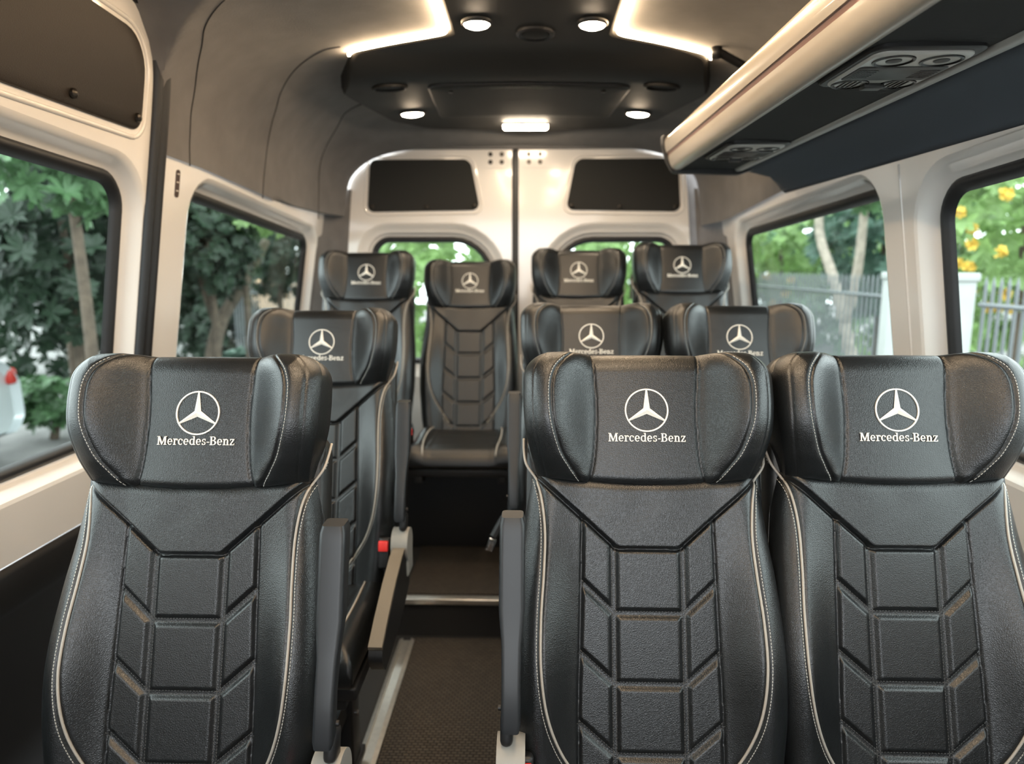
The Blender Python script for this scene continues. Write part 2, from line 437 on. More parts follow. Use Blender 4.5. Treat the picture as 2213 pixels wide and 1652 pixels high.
# --- lettering on the headrest, drawn as serif strokes (cap height 1)
def R_(x0, y0, x1, y1): return [(x0, y0), (x1, y0), (x1, y1), (x0, y1)]
def band(cx, cy, rx, ry, tv, th, a0, a1, n=18):
    t = np.radians(np.linspace(a0, a1, n)); o = [(cx+rx*math.cos(q), cy+ry*math.sin(q)) for q in t]
    i = [(cx+(rx-tv)*math.cos(q), cy+(ry-th)*math.sin(q)) for q in t]
    return [[o[k], o[k+1], i[k+1], i[k]] for k in range(n-1)]
SF = .075; XH = .72
def glyph(ch):
    P = []
    if ch == 'M':
        P += [R_(.10, 0, .23, 1), R_(.90, 0, 1.08, 1), [(.10, 1), (.30, 1), (.66, .16), (.57, 0), (.53, 0)], [(.53, 0), (.62, 0), (.96, .86), (.96, 1), (.88, 1)]]
        P += [R_(0, 0, .34, SF), R_(.80, 0, 1.18, SF), R_(0, 1-SF, .24, 1), R_(.94, 1-SF, 1.18, 1)]; w = 1.22
    elif ch == 'e':
        P += band(.33, XH/2, .31, XH/2+.01, .155, .085, 0, 318)+[R_(.10, XH/2-.035, .62, XH/2+.035)]; w = .69
    elif ch == 'r':
        P += [R_(.10, 0, .26, XH), R_(0, 0, .38, SF), R_(0, XH-SF, .2, XH)]+band(.40, XH-.24, .22, .25, .12, .11, 35, 150, 10)+[R_(.42, XH-.20, .56, XH-.04)]; w = .56
    elif ch == 'c':
        P += band(.33, XH/2, .31, XH/2+.01, .155, .085, 42, 318)+[R_(.44, XH-.24, .59, XH-.08)]; w = .64
    elif ch == 'd':
        P += band(.34, XH/2, .31, XH/2+.01, .155, .085, 50, 310)+[R_(.50, 0, .66, 1.03), R_(.40, 1.03-SF, .58, 1.03), R_(.58, 0, .76, SF)]; w = .78
    elif ch == 's':
        P += band(.27, XH-.19, .22, .195, .13, .085, 30, 215, 14)+band(.27, .19, .23, .195, .13, .085, -150, 40, 14)+[[(.06, XH-.28), (.17, XH-.34), (.50, .24), (.40, .36)], R_(.40, XH-.22, .47, XH), R_(.05, 0, .12, .22)]; w = .57
    elif ch == '-':
        P += [R_(.03, .28, .33, .38)]; w = .36
    elif ch == 'B':
        P += [R_(.10, 0, .28, 1), R_(0, 0, .45, SF), R_(0, 1-SF, .45, 1), R_(.2, .50, .45, .57)]
        P += band(.43, .755, .29, .245, .165, SF, -90, 90, 14)+band(.44, .275, .35, .275, .175, SF, -90, 90, 14); w = .86
    elif ch == 'n':
        P += [R_(.10, 0, .26, XH), R_(0, 0, .36, SF), R_(0, XH-.075, .2, XH), R_(.50, 0, .66, XH*.6), R_(.42, 0, .76, SF)]+band(.40, XH*.6, .26, XH*.4+.01, .155, .10, 0, 150, 14); w = .80
    elif ch == 'z':
        P += [R_(.03, 0, .58, SF+.01), R_(.05, XH-SF-.01, .57, XH), [(.03, SF), (.2, SF), (.57, XH-SF), (.40, XH-SF)], R_(.52, 0, .58, .22), R_(.05, XH-.22, .11, XH)]; w = .62
    return P, w

def build_lettering(mb):
    x = 0; polys = []
    for ch in 'Mercedes-Benz':
        P, w = glyph(ch)
        for p in P: polys.append([(x+q[0], q[1]) for q in p])
        x += w+.035
    tot = x-.035; k = .1175/tot
    CH = .0128
    for p in polys:
        q = np.array([((u/tot-.5)*.1175, .5885+v*CH) for u, v in p])
        area = np.sum(q[:, 0]*np.roll(q[:, 1], -1)-np.roll(q[:, 0], -1)*q[:, 1])
        if area < 0: q = q[::-1]
        mb.prism(q, lambda a, b, h: seat_pt(a, b, f_head(a*.3, b)+h), .0, .0013)

def build_emblem(mb):
    cx, cs, Rr = 0, .6365, .0335
    t = np.linspace(0, 2*PI, 72, endpoint=False); fm = lambda a, b, h: seat_pt(a, b, f_head(np.asarray(a)*.3, b)+h)
    loops = []
    for rr, h in ((Rr, 0.), (Rr-.0003, .0014), (Rr-.0023, .0014), (Rr-.0026, 0.)): loops.append(fm(cx+rr*np.cos(t), cs+rr*np.sin(t), h))
    mb.loft(loops)
    for k in range(3):
        an = PI/2+k*2*PI/3; e = np.array([math.cos(an), math.sin(an)])
        tip = e*(Rr-.001); l = np.array([math.cos(an+PI/3), math.sin(an+PI/3)])*.0058; r = np.array([math.cos(an-PI/3), math.sin(an-PI/3)])*.0058
        wv = np.array([-e[1], e[0]])*.0011
        P = np.array([[0, 0], l, tip+wv, tip, tip-wv, r]); h = np.array([.0046, .0010, .0010, .0018, .0010, .0010])
        mb.add(fm(cx+P[:, 0], cs+P[:, 1], h), [(0, 3, 2, 1), (0, 5, 4, 3)])

def cushion_mesh():
    """seat cushion: rounded block with raised sides, waterfall front edge and a central panel"""
    nx, ny = 72, 72
    a = np.linspace(-1, 1, nx); b = np.linspace(0, 1, ny)
    A, B = np.meshgrid(a, b)
    W = .189; y0, y1 = -.345, .10
    Xc = A*W; Y = y0+(y1-y0)*B; ax = np.abs(Xc)
    h = .018*sstep(.10, .17, ax)+.012*sstep(.0, .4, 1-B)
    h -= .004*np.exp(-((ax-.125)/.004)**2)+.004*np.exp(-((Y+.27)/.004)**2)*(ax < .125)
    h -= .0035*np.exp(-((Y+.12)/.004)**2)*(ax < .125)
    ex = np.clip(1-(W-ax)/.045, 0, 1); ey = np.clip(1-(Y-y0)/.06, 0, 1)
    h -= np.maximum(.045*(1-np.sqrt(1-ex**2)), .052*(1-np.sqrt(1-ey**2)))
    Z = .468+h
    V = np.stack([Xc, Y, Z], -1).reshape(-1, 3)
    Fc = [(j*nx+i, j*nx+i+1, (j+1)*nx+i+1, (j+1)*nx+i) for j in range(ny-1) for i in range(nx-1)]
    rim = [i for i in range(nx)]+[j*nx+nx-1 for j in range(1, ny)]+[(ny-1)*nx+i for i in range(nx-2, -1, -1)]+[j*nx for j in range(ny-2, 0, -1)]
    n = len(rim); P = V[rim]; base = len(V); VV = [V]; prev = rim
    for z, ins in ((.428, 0.), (.418, .006), (.410, .02)):
        Q = P.copy(); Q[:, 2] = np.minimum(z, P[:, 2]-.005); Q[:, 0] *= 1-ins/W; Q[:, 1] = -.14+(Q[:, 1]+.14)*(1-ins/.25)
        VV.append(Q); cur = list(range(base, base+n)); base += n
        Fc += [(prev[(q+1) % n], prev[q], cur[q], cur[(q+1) % n]) for q in range(n)]; prev = cur
    Fc.append(tuple(prev))
    return np.concatenate(VV), Fc, (Xc, Y, Z)

def rot_x(a): c, s = math.cos(a), math.sin(a); return [[1, 0, 0], [0, c, -s], [0, s, c]]

SEAT_MESH = {}
def seat_parts():
    V, Fc = pad_mesh(f_back, wback, lambda x: 0*x, .53, 264, 350, .06, .025, False)
    SEAT_MESH['backrest'] = (V, Fc)
    V, Fc = pad_mesh(f_head, whead, lambda x: seam_s(x)-.002, HTOP, 196, 132, .065, .03, True)
    SEAT_MESH['headrest'] = (V, Fc)

def make_seat(loc, label, group, arm=0):
    """arm: +1 armrest on the seat's +x side, -1 on its -x side, 0 none"""
    root = empty('passenger_seat', loc); tag(root, label, 'seat', group)
    L = dict(local=True)
    if 'bk' not in SEAT_MESH:
        bk = recalc(mesh('backrest', *SEAT_MESH['backrest'], 'leather', root, **L)); hd = recalc(mesh('headrest', *SEAT_MESH['headrest'], 'leather', root, **L))
        SEAT_MESH['bk'] = bk; SEAT_MESH['hd'] = hd
    else:
        bk = SEAT_MESH['bk'].copy(); COL.objects.link(bk); bk.parent = root; hd = SEAT_MESH['hd'].copy(); COL.objects.link(hd); hd.parent = root
    # shell behind the pads
    mb = MB(); sh = fillet([(-.178, -.06), (.178, -.06), (.187, .3), (.182, .612), (-.182, .612), (-.187, .3)], [.05, .05, .2, .035, .035, .2], 8)
    loops = []
    for d, i in ((-.028, .008), (-.034, .0), (-.075, .0), (-.088, .008), (-.092, .03)):
        q = inset(sh, 0) if i == 0 else sh*np.array([1-i/.2, 1])+np.array([0, 0]); q = q.copy(); q[:, 1] = .27+(sh[:, 1]-.27)*(1-i/.33)
        loops.append(seat_pt(q[:, 0], q[:, 1], np.full(len(q), d)))
    mb.loft(loops, True, True, True); mb.build('back_shell', 'leather_flat', root, sharp=60, **L)
    for sg in (-1, 1):
        mb = MB(); P = PIPE[9:].copy(); P[:, 0] *= sg
        c = on_back(P, .0008)
        ex = np.array([seat_pt(sg*.1885, .594, -.046), seat_pt(sg*.1880, .575, -.034), seat_pt(sg*.1840, .553, -.022)])
        c = np.concatenate([ex, c[::2]]); c = spline(c, 5)
        mb.tube(c, .0021, 8); mb.build('piping', 'piping', root, sharp=0, **L)
    for sg in (-1, 1):
        mb = MB(); P = PIPE.copy(); P[:, 0] *= sg; stitches(mb, P, on_back, off=sg*.0058, pitch=.0046, dash=.003, r=.00045)
        mb.build('piping_stitching', 'thread', bk, sharp=0, smooth=False, **L)
    mb = MB()
    for c in CHANNELS:
        for o in (-.0026, .0026): stitches(mb, c, on_back, off=o, pitch=.0044, dash=.0028, r=.0004, h=.0002)
    mb.build('quilt_stitching', 'dthread', bk, sharp=0, smooth=False, **L)
    ss = np.linspace(.529, .716, 60)
    for sg in (-1, 1):
        mb = MB(); stitches(mb, np.stack([sg*(li(ss)+.004), ss], 1), on_head, pitch=.0046, dash=.003, r=.0004)
        mb.build('headrest_stitching', 'thread', hd, sharp=0, smooth=False, **L)
    mb = MB(); build_emblem(mb); recalc(mb.build('star_emblem', 'silver', hd, sharp=0, smooth=False, **L))
    mb = MB(); build_lettering(mb); recalc(mb.build('lettering', 'silver', hd, sharp=0, smooth=False, **L))
    # cushion
    V, Fc, (X, Y, Z) = cushion_mesh(); cu = recalc(mesh('cushion', V, Fc, 'leather', root, **L))
    for sg in (-1, 1):
        y = np.linspace(.06, -.339, 40); ax = np.full(40, .130)+.012*np.sin(np.linspace(0, PI, 40))
        ey = np.clip(1-(y+.345)/.06, 0, 1); z = .468+.018*sstep(.10, .17, ax)+.012*sstep(0, .4, 1-(y+.345)/.445)-.052*(1-np.sqrt(1-ey**2))
        mb = MB(); mb.tube(np.stack([sg*ax, y, z+.0015], 1), .0026, 8); mb.build('cushion_piping', 'piping', root, sharp=0, **L)
    # frame under the cushion
    mb = MB(); mb.box((0, -.12, .392), (.38, .40, .03), bev=.006)
    for x in (-.15, .15): mb.box((x, -.12, .365), (.03, .38, .03), bev=.004)
    mb.build('seat_frame', 'black_metal', root, **L)
    for x in (-.09, .09):
        mb = MB(); mb.box((x, -.22, .185), (.035, .07, .36), bev=.006); mb.box((x, -.03, .185), (.035, .07, .36), bev=.006)
        mb.box((x, -.125, .012), (.05, .30, .022), bev=.004); mb.box((x, -.125, .19), (.012, .16, .05))
        lg = mb.build('leg', 'black_metal', root, **L)
        for y, z in ((-.22, .15), (-.03, .15), (-.22, .05)):
            mb = MB(); mb.cyl((x+.016, y, z), (x+.022, y, z), .007, n=10); mb.build('bolt', 'chrome', lg, **L)
    if arm:
        sx = .226 if arm > 0 else -.203; piv = np.array([sx, .02, .655])
        # raised armrest: broad pad above, slim neck below, hinge foot
        prof = [(.035, .026, .0115), (.045, .031, .0135), (.10, .031, .0132), (.15, .032, .0140), (.20, .038, .0185), (.30, .040, .0185), (.318, .040, .0183), (.328, .036, .0155)]
        mb = MB(); loops = []
        rr = fillet([(-1, -1), (1, -1), (1, 1), (-1, 1)], .38, 6)
        for (h, dp, wd) in prof:
            loops.append(np.array([piv+np.array([u*wd, v*dp*.45, 0])+UPV*(h-.05)+FWD*(.02-.012*sstep(.1, .2, h)) for u, v in rr]))
        mb.loft(loops, True, True, True); ar = mb.build('armrest', 'plastic', root, sharp=35, **L)
        mb = MB(); mb.box(piv+np.array([arm*.006, -.006, -.018]), (.018, .035, .045), rot_x(-RC), bev=.008); mb.cyl(piv+np.array([arm*.014, -.01, .015]), piv+np.array([arm*.018, -.01, .015]), .004, n=12)
        mb.build('hinge', 'plastic_black', ar, **L)
        mb = MB(); mb.cyl(piv+np.array([-.020, -.004, -.075]), piv+np.array([.020, -.004, -.075]), .040, n=32)
        mb.box(piv+np.array([.0, .01, -.115]), (.038, .075, .09), bev=.012)
        mb.build('hinge_cover', 'beige_plastic', root, sharp=35, **L)
        # side trim along the cushion
        mb = MB(); P = [(.03, .56), (-.02, .585), (-.14, .545), (-.29, .478), (-.30, .455), (-.27, .415), (-.10, .43), (.03, .47)]
        q = fillet(P, .02, 5); w = .0145
        mb.loft([np.stack([np.full(len(q), sx+k*w), q[:, 0], q[:, 1]], 1) for k in (-1, -.9, .9, 1)], True, True, True)
        mb.build('side_cover', 'plastic_black', root, sharp=35, **L)
        mb = MB(); mb.loft([np.array([[sx-w, y, z], [sx+w, y, z], [sx+w, y-.004, z+.009], [sx-w, y-.004, z+.009]]) for y, z in ((-.005, .578), (-.06, .570), (-.14, .545), (-.22, .511), (-.292, .476))], True, True, True)
        mb.build('side_trim', 'taupe_plastic', root, **L)
        # buckle
        mb = MB(); c = np.array([arm*.185, .005, .56]); mb.box(c, (.028, .024, .075), rot_x(-.25), bev=.006); mb.tube([c+[0, .01, -.03], c+[0, .02, -.10], c+[0, .03, -.13]], .011, 8)
        bu = mb.build('belt_buckle', 'plastic_black', root, **L)
        mb = MB(); mb.box(c+np.array([0, -.013, .022]), (.024, .010, .026), rot_x(-.25), bev=.003); mb.build('release_button', 'red', bu, **L)
    return root

def copy_tree(o, parent=None):
    c = o.copy(); COL.objects.link(c)
    if parent: c.parent = parent
    for ch in list(o.children): copy_tree(ch, c)
    return c

seat_parts()
PLATF = .15
G1 = 'black leather passenger seats'
proto = {}
def place(x, y, z, label, arm):
    if arm not in proto:
        o = make_seat((x, y, z), label, G1, arm); proto[arm] = o
    else:
        o = copy_tree(proto[arm]); o.location = (x, y, z); o['label'] = label; WORIG[o.name] = np.array([x, y, z], float)
    return o
seatA = place(-0.502, 0.832, 0, 'single front-row black leather seat with a raised armrest, left of the aisle', 1)
seatD = place(-0.545, 1.6, .024, 'single second-row black leather seat with a red buckle, left of the aisle', 1)
seatB = place(0.176, 0.872, 0, 'front-row black leather seat beside the aisle, right of the raised armrest', -1)
seatE = place(0.158, 1.675, .034, 'second-row black leather seat beside the aisle in the right-hand pair', -1)
seatC = place(0.561, 0.885, 0, 'front-row black leather seat nearest the right-hand windows', 0)
seatF = place(0.538, 1.635, .036, 'second-row black leather seat nearest the right-hand windows', 0)
seatG = place(-0.66, 2.6, PLATF+.043, 'rear-row black leather seat in the left corner by the rear side window', 0)
seatH = place(-0.256, 2.7, PLATF+.008, 'rear-row black leather seat at the end of the aisle, quilted back in full view', 0)
seatI = place(0.185, 2.63, PLATF+.052, 'rear-row black leather seat just right of the rear door seam', 0)
seatJ = place(0.583, 2.58, PLATF+.072, 'rear-row black leather seat in the right corner by the rear side window', 0)

for o in (seatG, seatH, seatI, seatJ):          # the rear row stands on the black box added for shade, not on legs
    for c in [c for c in o.children if c.name.startswith('leg')]:
        for d in list(c.children): bpy.data.objects.remove(d)
        bpy.data.objects.remove(c)
# loose belt tongue beside the second-row aisle seat, buckle at the rear aisle seat
mb = MB(); mb.tube([(-.070, 1.735, .63), (-.088, 1.725, .60), (-.098, 1.72, .582)], .011, 8); bt = mb.build('belt_strap', 'plastic_black', seatE)
mb = MB(); mb.box((-.105, 1.715, .562), (.020, .006, .036), [[.94, 0, .34], [0, 1, 0], [-.34, 0, .94]], bev=.002); mb.build('belt_tongue', 'chrome', bt)
mb = MB(); mb.box((-.475, 2.62, .625), (.028, .024, .07), bev=.006); bu = mb.build('belt_buckle', 'plastic_black', seatH)
mb = MB(); mb.box((-.475, 2.606, .645), (.024, .010, .028), bev=.003); mb.build('release_button', 'red', bu)

# ------------------------------------------------------------------ van shell
CXV = -.05; HW = .85; KT = .16
def wallp(side, y, z, off=0.):
    y = np.asarray(y, float); z = np.asarray(z, float)
    return np.stack([CXV+side*(HW+off+KT*(1.5-z))+0*y, y+0*z, z+0*y], -1)
def wmap(side): return lambda a, b, h: wallp(side, a, b, h)

def window_reveal(mb, fm, glasspoly, rad, rings):
    loops = []
    for out, off in rings:
        q = fillet(inset(glasspoly, -out), np.asarray(rad)+max(out, -.5*min(np.atleast_1d(rad))), 8); loops.append(fm(q[:, 0], q[:, 1], off))
    mb.loft(loops); return loops[0]

def make_window(name, fm, glasspoly, rad, label, seal_w=.024, off=.045):
    root = empty(name, tuple(fm(np.array([np.mean(glasspoly, 0)[0]]), np.array([np.min(np.array(glasspoly)[:, 1])]), off)[0])); tag(root, label, 'window', kind='structure')
    mb = MB(); loops = []
    for out, o in ((seal_w, off+.004), (seal_w+.001, off-.008), (seal_w*.7, off-.014), (seal_w*.35, off-.012), (.002, off-.003), (-.002, off+.006)):
        q = fillet(inset(glasspoly, -out), np.asarray(rad)+out, 8); loops.append(fm(q[:, 0], q[:, 1], o))
    mb.loft(loops); recalc(mb.build('rubber_seal', 'rubber', root, sharp=0))
    mb = MB(); q = fillet(inset(glasspoly, -.012), np.asarray(rad)+.012, 8); mb.prism(q, fm, off+.002, off+.006)
    recalc(mb.build('glass_pane', 'glass', root, sharp=0, smooth=False))
    return root

RINGS = [(.062, 0.), (.054, .003), (.047, .012), (.040, .027), (.032, .037), (.022, .041)]
def wall_with_windows(name, side, outer, wins, label, extra=[]):
    fm = wmap(side); mb = MB(); holes = []
    for gp, rad in wins:
        window_reveal(mb, fm, gp, rad, RINGS)
        holes.append(fillet(inset(gp, -.062), np.asarray(rad)+.062, 8))
    V2, Fc = holed(outer, holes)
    mb.add(fm(V2[:, 0], V2[:, 1], 0.), Fc)
    o = mb.build(name, 'white', None, sharp=30); tag(o, label, 'wall' if 'wall' in name else 'door', kind='structure'); return o

WB = .70     # lower edge of the white skin
LEFT_REAR = [(1.92, .885), (2.945, .90), (2.945, 1.383), (1.92, 1.463)]
RIGHT_REAR = [(1.745, .93), (2.84, .94), (2.84, 1.398), (1.745, 1.444)]
RIGHT_FRONT = [(.35, .93), (1.495, .935), (1.495, 1.425), (.35, 1.49)]
LEFT_FRONT = [(.35, .885), (1.60, .885), (1.60, 1.462), (.35, 1.53)]
wall_with_windows('wall_left', -1, [(1.68, WB), (3.05, WB), (3.05, 1.50), (2.3, 1.535), (1.68, 1.55)], [(LEFT_REAR, .06)], 'white painted left side wall around the rear side window')
wall_with_windows('wall_right', 1, [(-.96, WB), (3.05, WB), (3.05, 1.50), (2.3, 1.525), (-.96, 1.545)], [(RIGHT_REAR, .06), (RIGHT_FRONT, .075)], 'white painted right side wall with two windows')
# sliding door on the left
DOORP = [(1.668, WB), (1.668, 1.74), (1.635, 1.81), (1.55, 1.845), (-.96, 1.87), (-.96, WB)][::-1]
dr = wall_with_windows('door_1', -1, DOORP, [(LEFT_FRONT, .075)], 'white sliding door on the left with a window and a brown upper panel')
fmL = wmap(-1); fmR = wmap(1)
# brown upper panel with its pressed edge
BP = fillet([(.2, 1.592), (1.612, 1.578), (1.615, 1.775), (.2, 1.84)], [.02, .035, .085, .02], 8)
def cover_panel(poly, fm, label, screws, h=-.006, material='brown_panel'):
    c = fm(np.array([poly[:, 0].mean()]), np.array([poly[:, 1].min()]), h)[0]
    root = empty('cover_panel', tuple(c)); tag(root, label, 'panel', 'dark blanking panels')
    mb = MB(); ctr = poly.mean(0); loops = []
    for k, hh in ((1.0, .002), (1.0, h*.6), (.994, h)): loops.append(fm(ctr[0]+(poly[:, 0]-ctr[0])*k, ctr[1]+(poly[:, 1]-ctr[1])*k, hh))
    mb.loft(loops, True, False, True); recalc(mb.build('panel', material, root, sharp=50))
    for (a, b) in screws:
        p = fm(np.array([a]), np.array([b]), h)[0]; q = fm(np.array([a]), np.array([b]), h-.006)[0]; r2 = fm(np.array([a]), np.array([b]), h-.009)[0]
        mb = MB(); mb.cyl(p, q, .010, .009, 16); mb.cyl(q, r2, .009, .004, 16); mb.build('screw', 'screw', root)
cover_panel(BP, fmL, 'large dark brown panel with screws above the sliding door window', [(1.37, 1.605), (1.59, 1.605), (.9, 1.612)])
# raised pressed ridges in the door around the window and panel
mb = MB()
q = fillet(inset([(.2, 1.592), (1.612, 1.578), (1.615, 1.775), (.2, 1.84)], -.016), [.03, .05, .1, .03], 8)
mb.tube(fmL(q[:, 0], q[:, 1], .001), .006, 8, closed=True)
mb.build('pressed_ridge', 'white', dr, sharp=0)
# sliding door rubber seal
sp = spline([(1.682, .15), (1.682, .6), (1.682, 1.0), (1.682, 1.4), (1.682, 1.64), (1.672, 1.74), (1.635, 1.82), (1.555, 1.86), (1.40, 1.88), (.9, 1.895)], 8)
mb = MB(); P = wallp(-1, sp[:, 0], sp[:, 1], -.002); Tn = np.gradient(sp, axis=0); Tn /= np.linalg.norm(Tn, axis=1)[:, None]
sec = [(-.026, .01), (-.026, -.008), (-.018, -.016), (-.010, -.016), (-.007, -.009), (-.003, -.009), (.001, -.017), (.013, -.021), (.022, -.014), (.025, .01)]
loops = []
for p, t in zip(sp, Tn):
    nrm = np.array([t[1], -t[0]])
    loops.append(np.array([wallp(-1, p[0]+nrm[0]*a, p[1]+nrm[1]*a, b) for a, b in sec]))
mb.loft(loops, False); o = recalc(mb.build('door_seal', 'rubber', None, sharp=0)); tag(o, 'thick black rubber seal running up the rear edge of the sliding door', 'seal')
mod = o.modifiers.new('thick', 'SOLIDIFY'); mod.thickness = .003
make_window('window_1', fmL, LEFT_FRONT, .06, 'window of the sliding door on the left')
make_window('window_2', fmL, LEFT_REAR, .045, 'left rear side window')
make_window('window_3', fmR, RIGHT_FRONT, .06, 'right front side window')
make_window('window_4', fmR, RIGHT_REAR, .045, 'right rear side window')
# pressed styling ridges beside the right pillar
for y in (1.60,):
    mb = MB(); z = np.linspace(.8, 1.5, 20); mb.tube(wallp(1, np.full(20, y), z, .0005), .003, 6); o = mb.build('trim_1', 'white', None, sharp=0); tag(o, 'raised pressed ridge on the white right pillar', 'trim', kind='structure')
# sticker on the left pillar
mb = MB(); q = fillet([(1.785, 1.452), (1.805, 1.452), (1.805, 1.52), (1.785, 1.52)], .008, 6); mb.prism(q, fmL, .0, -.0015)
st = mb.build('pillar_sticker', 'sticker', None, sharp=0, smooth=False); tag(st, 'small dark brown upright label on the left white pillar', 'sticker')
mb = MB()
for z in (1.467, 1.488, 1.508): mb.prism(np.array([(1.789, z), (1.801, z), (1.801, z+.003), (1.789, z+.003)]), fmL, -.0014, -.002)
mb.build('printed_bars', 'sticker_mark', st, sharp=0, smooth=False)
# dark lower side trims
for side, nm, lb in ((-1, 'trim_2', 'black lower side lining under the left windows'), (1, 'trim_3', 'black lower side lining under the right windows')):
    mb = MB(); yy = [-.96, 3.1]; P = [(WB+.004, -.012), (WB-.012, -.022), (.62, -.026), (.60, -.018), (.30, -.03), (0, -.03)]
    mb.loft([np.array([wallp(side, y, z, o) for z, o in P]) for y in yy], False)
    o = recalc(mb.build(nm, 'darktrim', None, sharp=30)); tag(o, lb, 'trim', kind='structure'); mod = o.modifiers.new('t', 'SOLIDIFY'); mod.thickness = .004

mb = MB()
V2, Fc = holed([(-1.02, -.02), (.92, -.02), (.86, 1.91), (-.96, 1.91)], [fillet([(-.86, .96), (.76, .96), (.68, 1.74), (-.78, 1.74)], .1, 6)])
mb.add(np.column_stack([V2[:, 0], np.full(len(V2), -.95), V2[:, 1]]), Fc); o = mb.build('wall_front', 'headliner', None); tag(o, 'cab end of the van with the windscreen opening', 'wall', kind='structure'); mod = o.modifiers.new('t', 'SOLIDIFY'); mod.thickness = .03
# ---- headliner (ceiling)
PROF = spline([(.836, 1.535), (.830, 1.60), (.812, 1.68), (.765, 1.755), (.69, 1.815), (.585, 1.853), (.44, 1.872), (.22, 1.882), (0, 1.885)], 6)
def ceil_section(y):
    """half section (u outwards from the van's middle, z) at depth y"""
    t = sstep(2.85, 3.19, y)
    u = PROF[:, 0]*(1-.045*t); z = PROF[:, 1].copy()
    z = 1.535+(z-1.535)*(1-.235*t)
    base = np.interp(y, [-.5, 1.7, 1.92, 2.3, 2.95, 3.2], [1.545, 1.545, 1.537, 1.512, 1.462, 1.455])
    z = z+(base-1.535)*np.clip((1.70-PROF[:, 1])/.165, 0, 1)
    return u, z
ys = np.r_[np.linspace(-.96, 1.40, 12), np.linspace(1.46, 1.70, 17), np.linspace(1.735, 2.8, 20), np.linspace(2.84, 3.19, 14)]
mb = MB(); loops = []
for y in ys:
    u, z = ceil_section(y)
    left = np.stack([CXV-u, np.full(len(u), y), z], 1); right = np.stack([CXV+u[::-1][1:], np.full(len(u)-1, y), z[::-1][1:]], 1)
    zmin = np.interp(y, [1.35, 1.5, 1.575, 1.63, 1.665, 1.69, 1.70], [1.882, 1.862, 1.825, 1.77, 1.70, 1.60, 1.50])
    low = left[:, 2] < zmin
    if low.any():
        wx = CXV-(HW+KT*(1.5-zmin))-.01; i0 = np.argmax(~low); x0 = np.interp(zmin, left[:, 2], left[:, 0]) if left[-1, 2] > zmin else left[i0, 0]
        left[low, 0] = np.linspace(wx, x0, low.sum()); left[low, 2] = zmin
    loops.append(np.concatenate([left, right]))
mb.loft(loops, False)
ce = recalc(mb.build('ceiling', 'headliner', None, sharp=50)); tag(ce, 'grey felt headliner curving from the side walls over the roof', 'ceiling', kind='structure')
# seams in the headliner
SEAMS = [('trim_4', [(-.894, 1.836, 1.535), (-.877, 1.829, 1.646), (-.843, 1.802, 1.718), (-.789, 1.727, 1.782), (-.745, 1.662, 1.812), (-.705, 1.62, 1.832), (-.668, 1.591, 1.845)], 'dark seam line in the left headliner nearest the sliding door'),
         ('trim_5', [(-.895, 2.322, 1.500), (-.87, 2.335, 1.66), (-.82, 2.282, 1.749), (-.766, 2.199, 1.799), (-.714, 2.132, 1.828), (-.642, 2.059, 1.852), (-.574, 2.01, 1.864), (-.52, 2.0, 1.869)], 'dark seam line in the left headliner above the rear side window'),
         ('trim_6', [(-.88, 2.91, 1.47), (-.868, 2.90, 1.60), (-.825, 2.86, 1.73), (-.764, 2.787, 1.801), (-.695, 2.669, 1.836), (-.621, 2.618, 1.856)], 'dark seam line in the left headliner near the rear corner')]
for nm, P, lb in SEAMS:
    Q = spline(P, 10)
    for q in Q:
        u, z = ceil_section(q[1])
        q[0] = CXV-np.interp(q[2], z, u)+.0004
    mb = MB(); mb.tube(Q, .0018, 6); o = mb.build(nm, 'headliner_line', None, sharp=0); tag(o, lb, 'trim', kind='structure')
# rear corner linings
for side, nm, lb in ((-1, 'trim_7', 'taupe felt lining of the left rear corner'), (1, 'trim_8', 'taupe felt lining of the right rear corner')):
    mb = MB(); loops = []
    for z in np.linspace(.2, 1.62, 14):
        w0 = HW+KT*(1.5-z)+.004+.02*(z > 1.46); w1 = HW*.955-.035+.10*(1.5-z)
        t = np.linspace(0, PI/2, 9)
        loops.append(np.stack([CXV+side*(w1+(w0-w1)*np.cos(t)), 3.0+.2*np.sin(t), np.full(9, z)], 1))
    mb.loft(loops, False); o = recalc(mb.build(nm, 'headliner', None, sharp=60)); tag(o, lb, 'trim', kind='structure'); mod = o.modifiers.new('t', 'SOLIDIFY'); mod.thickness = .004

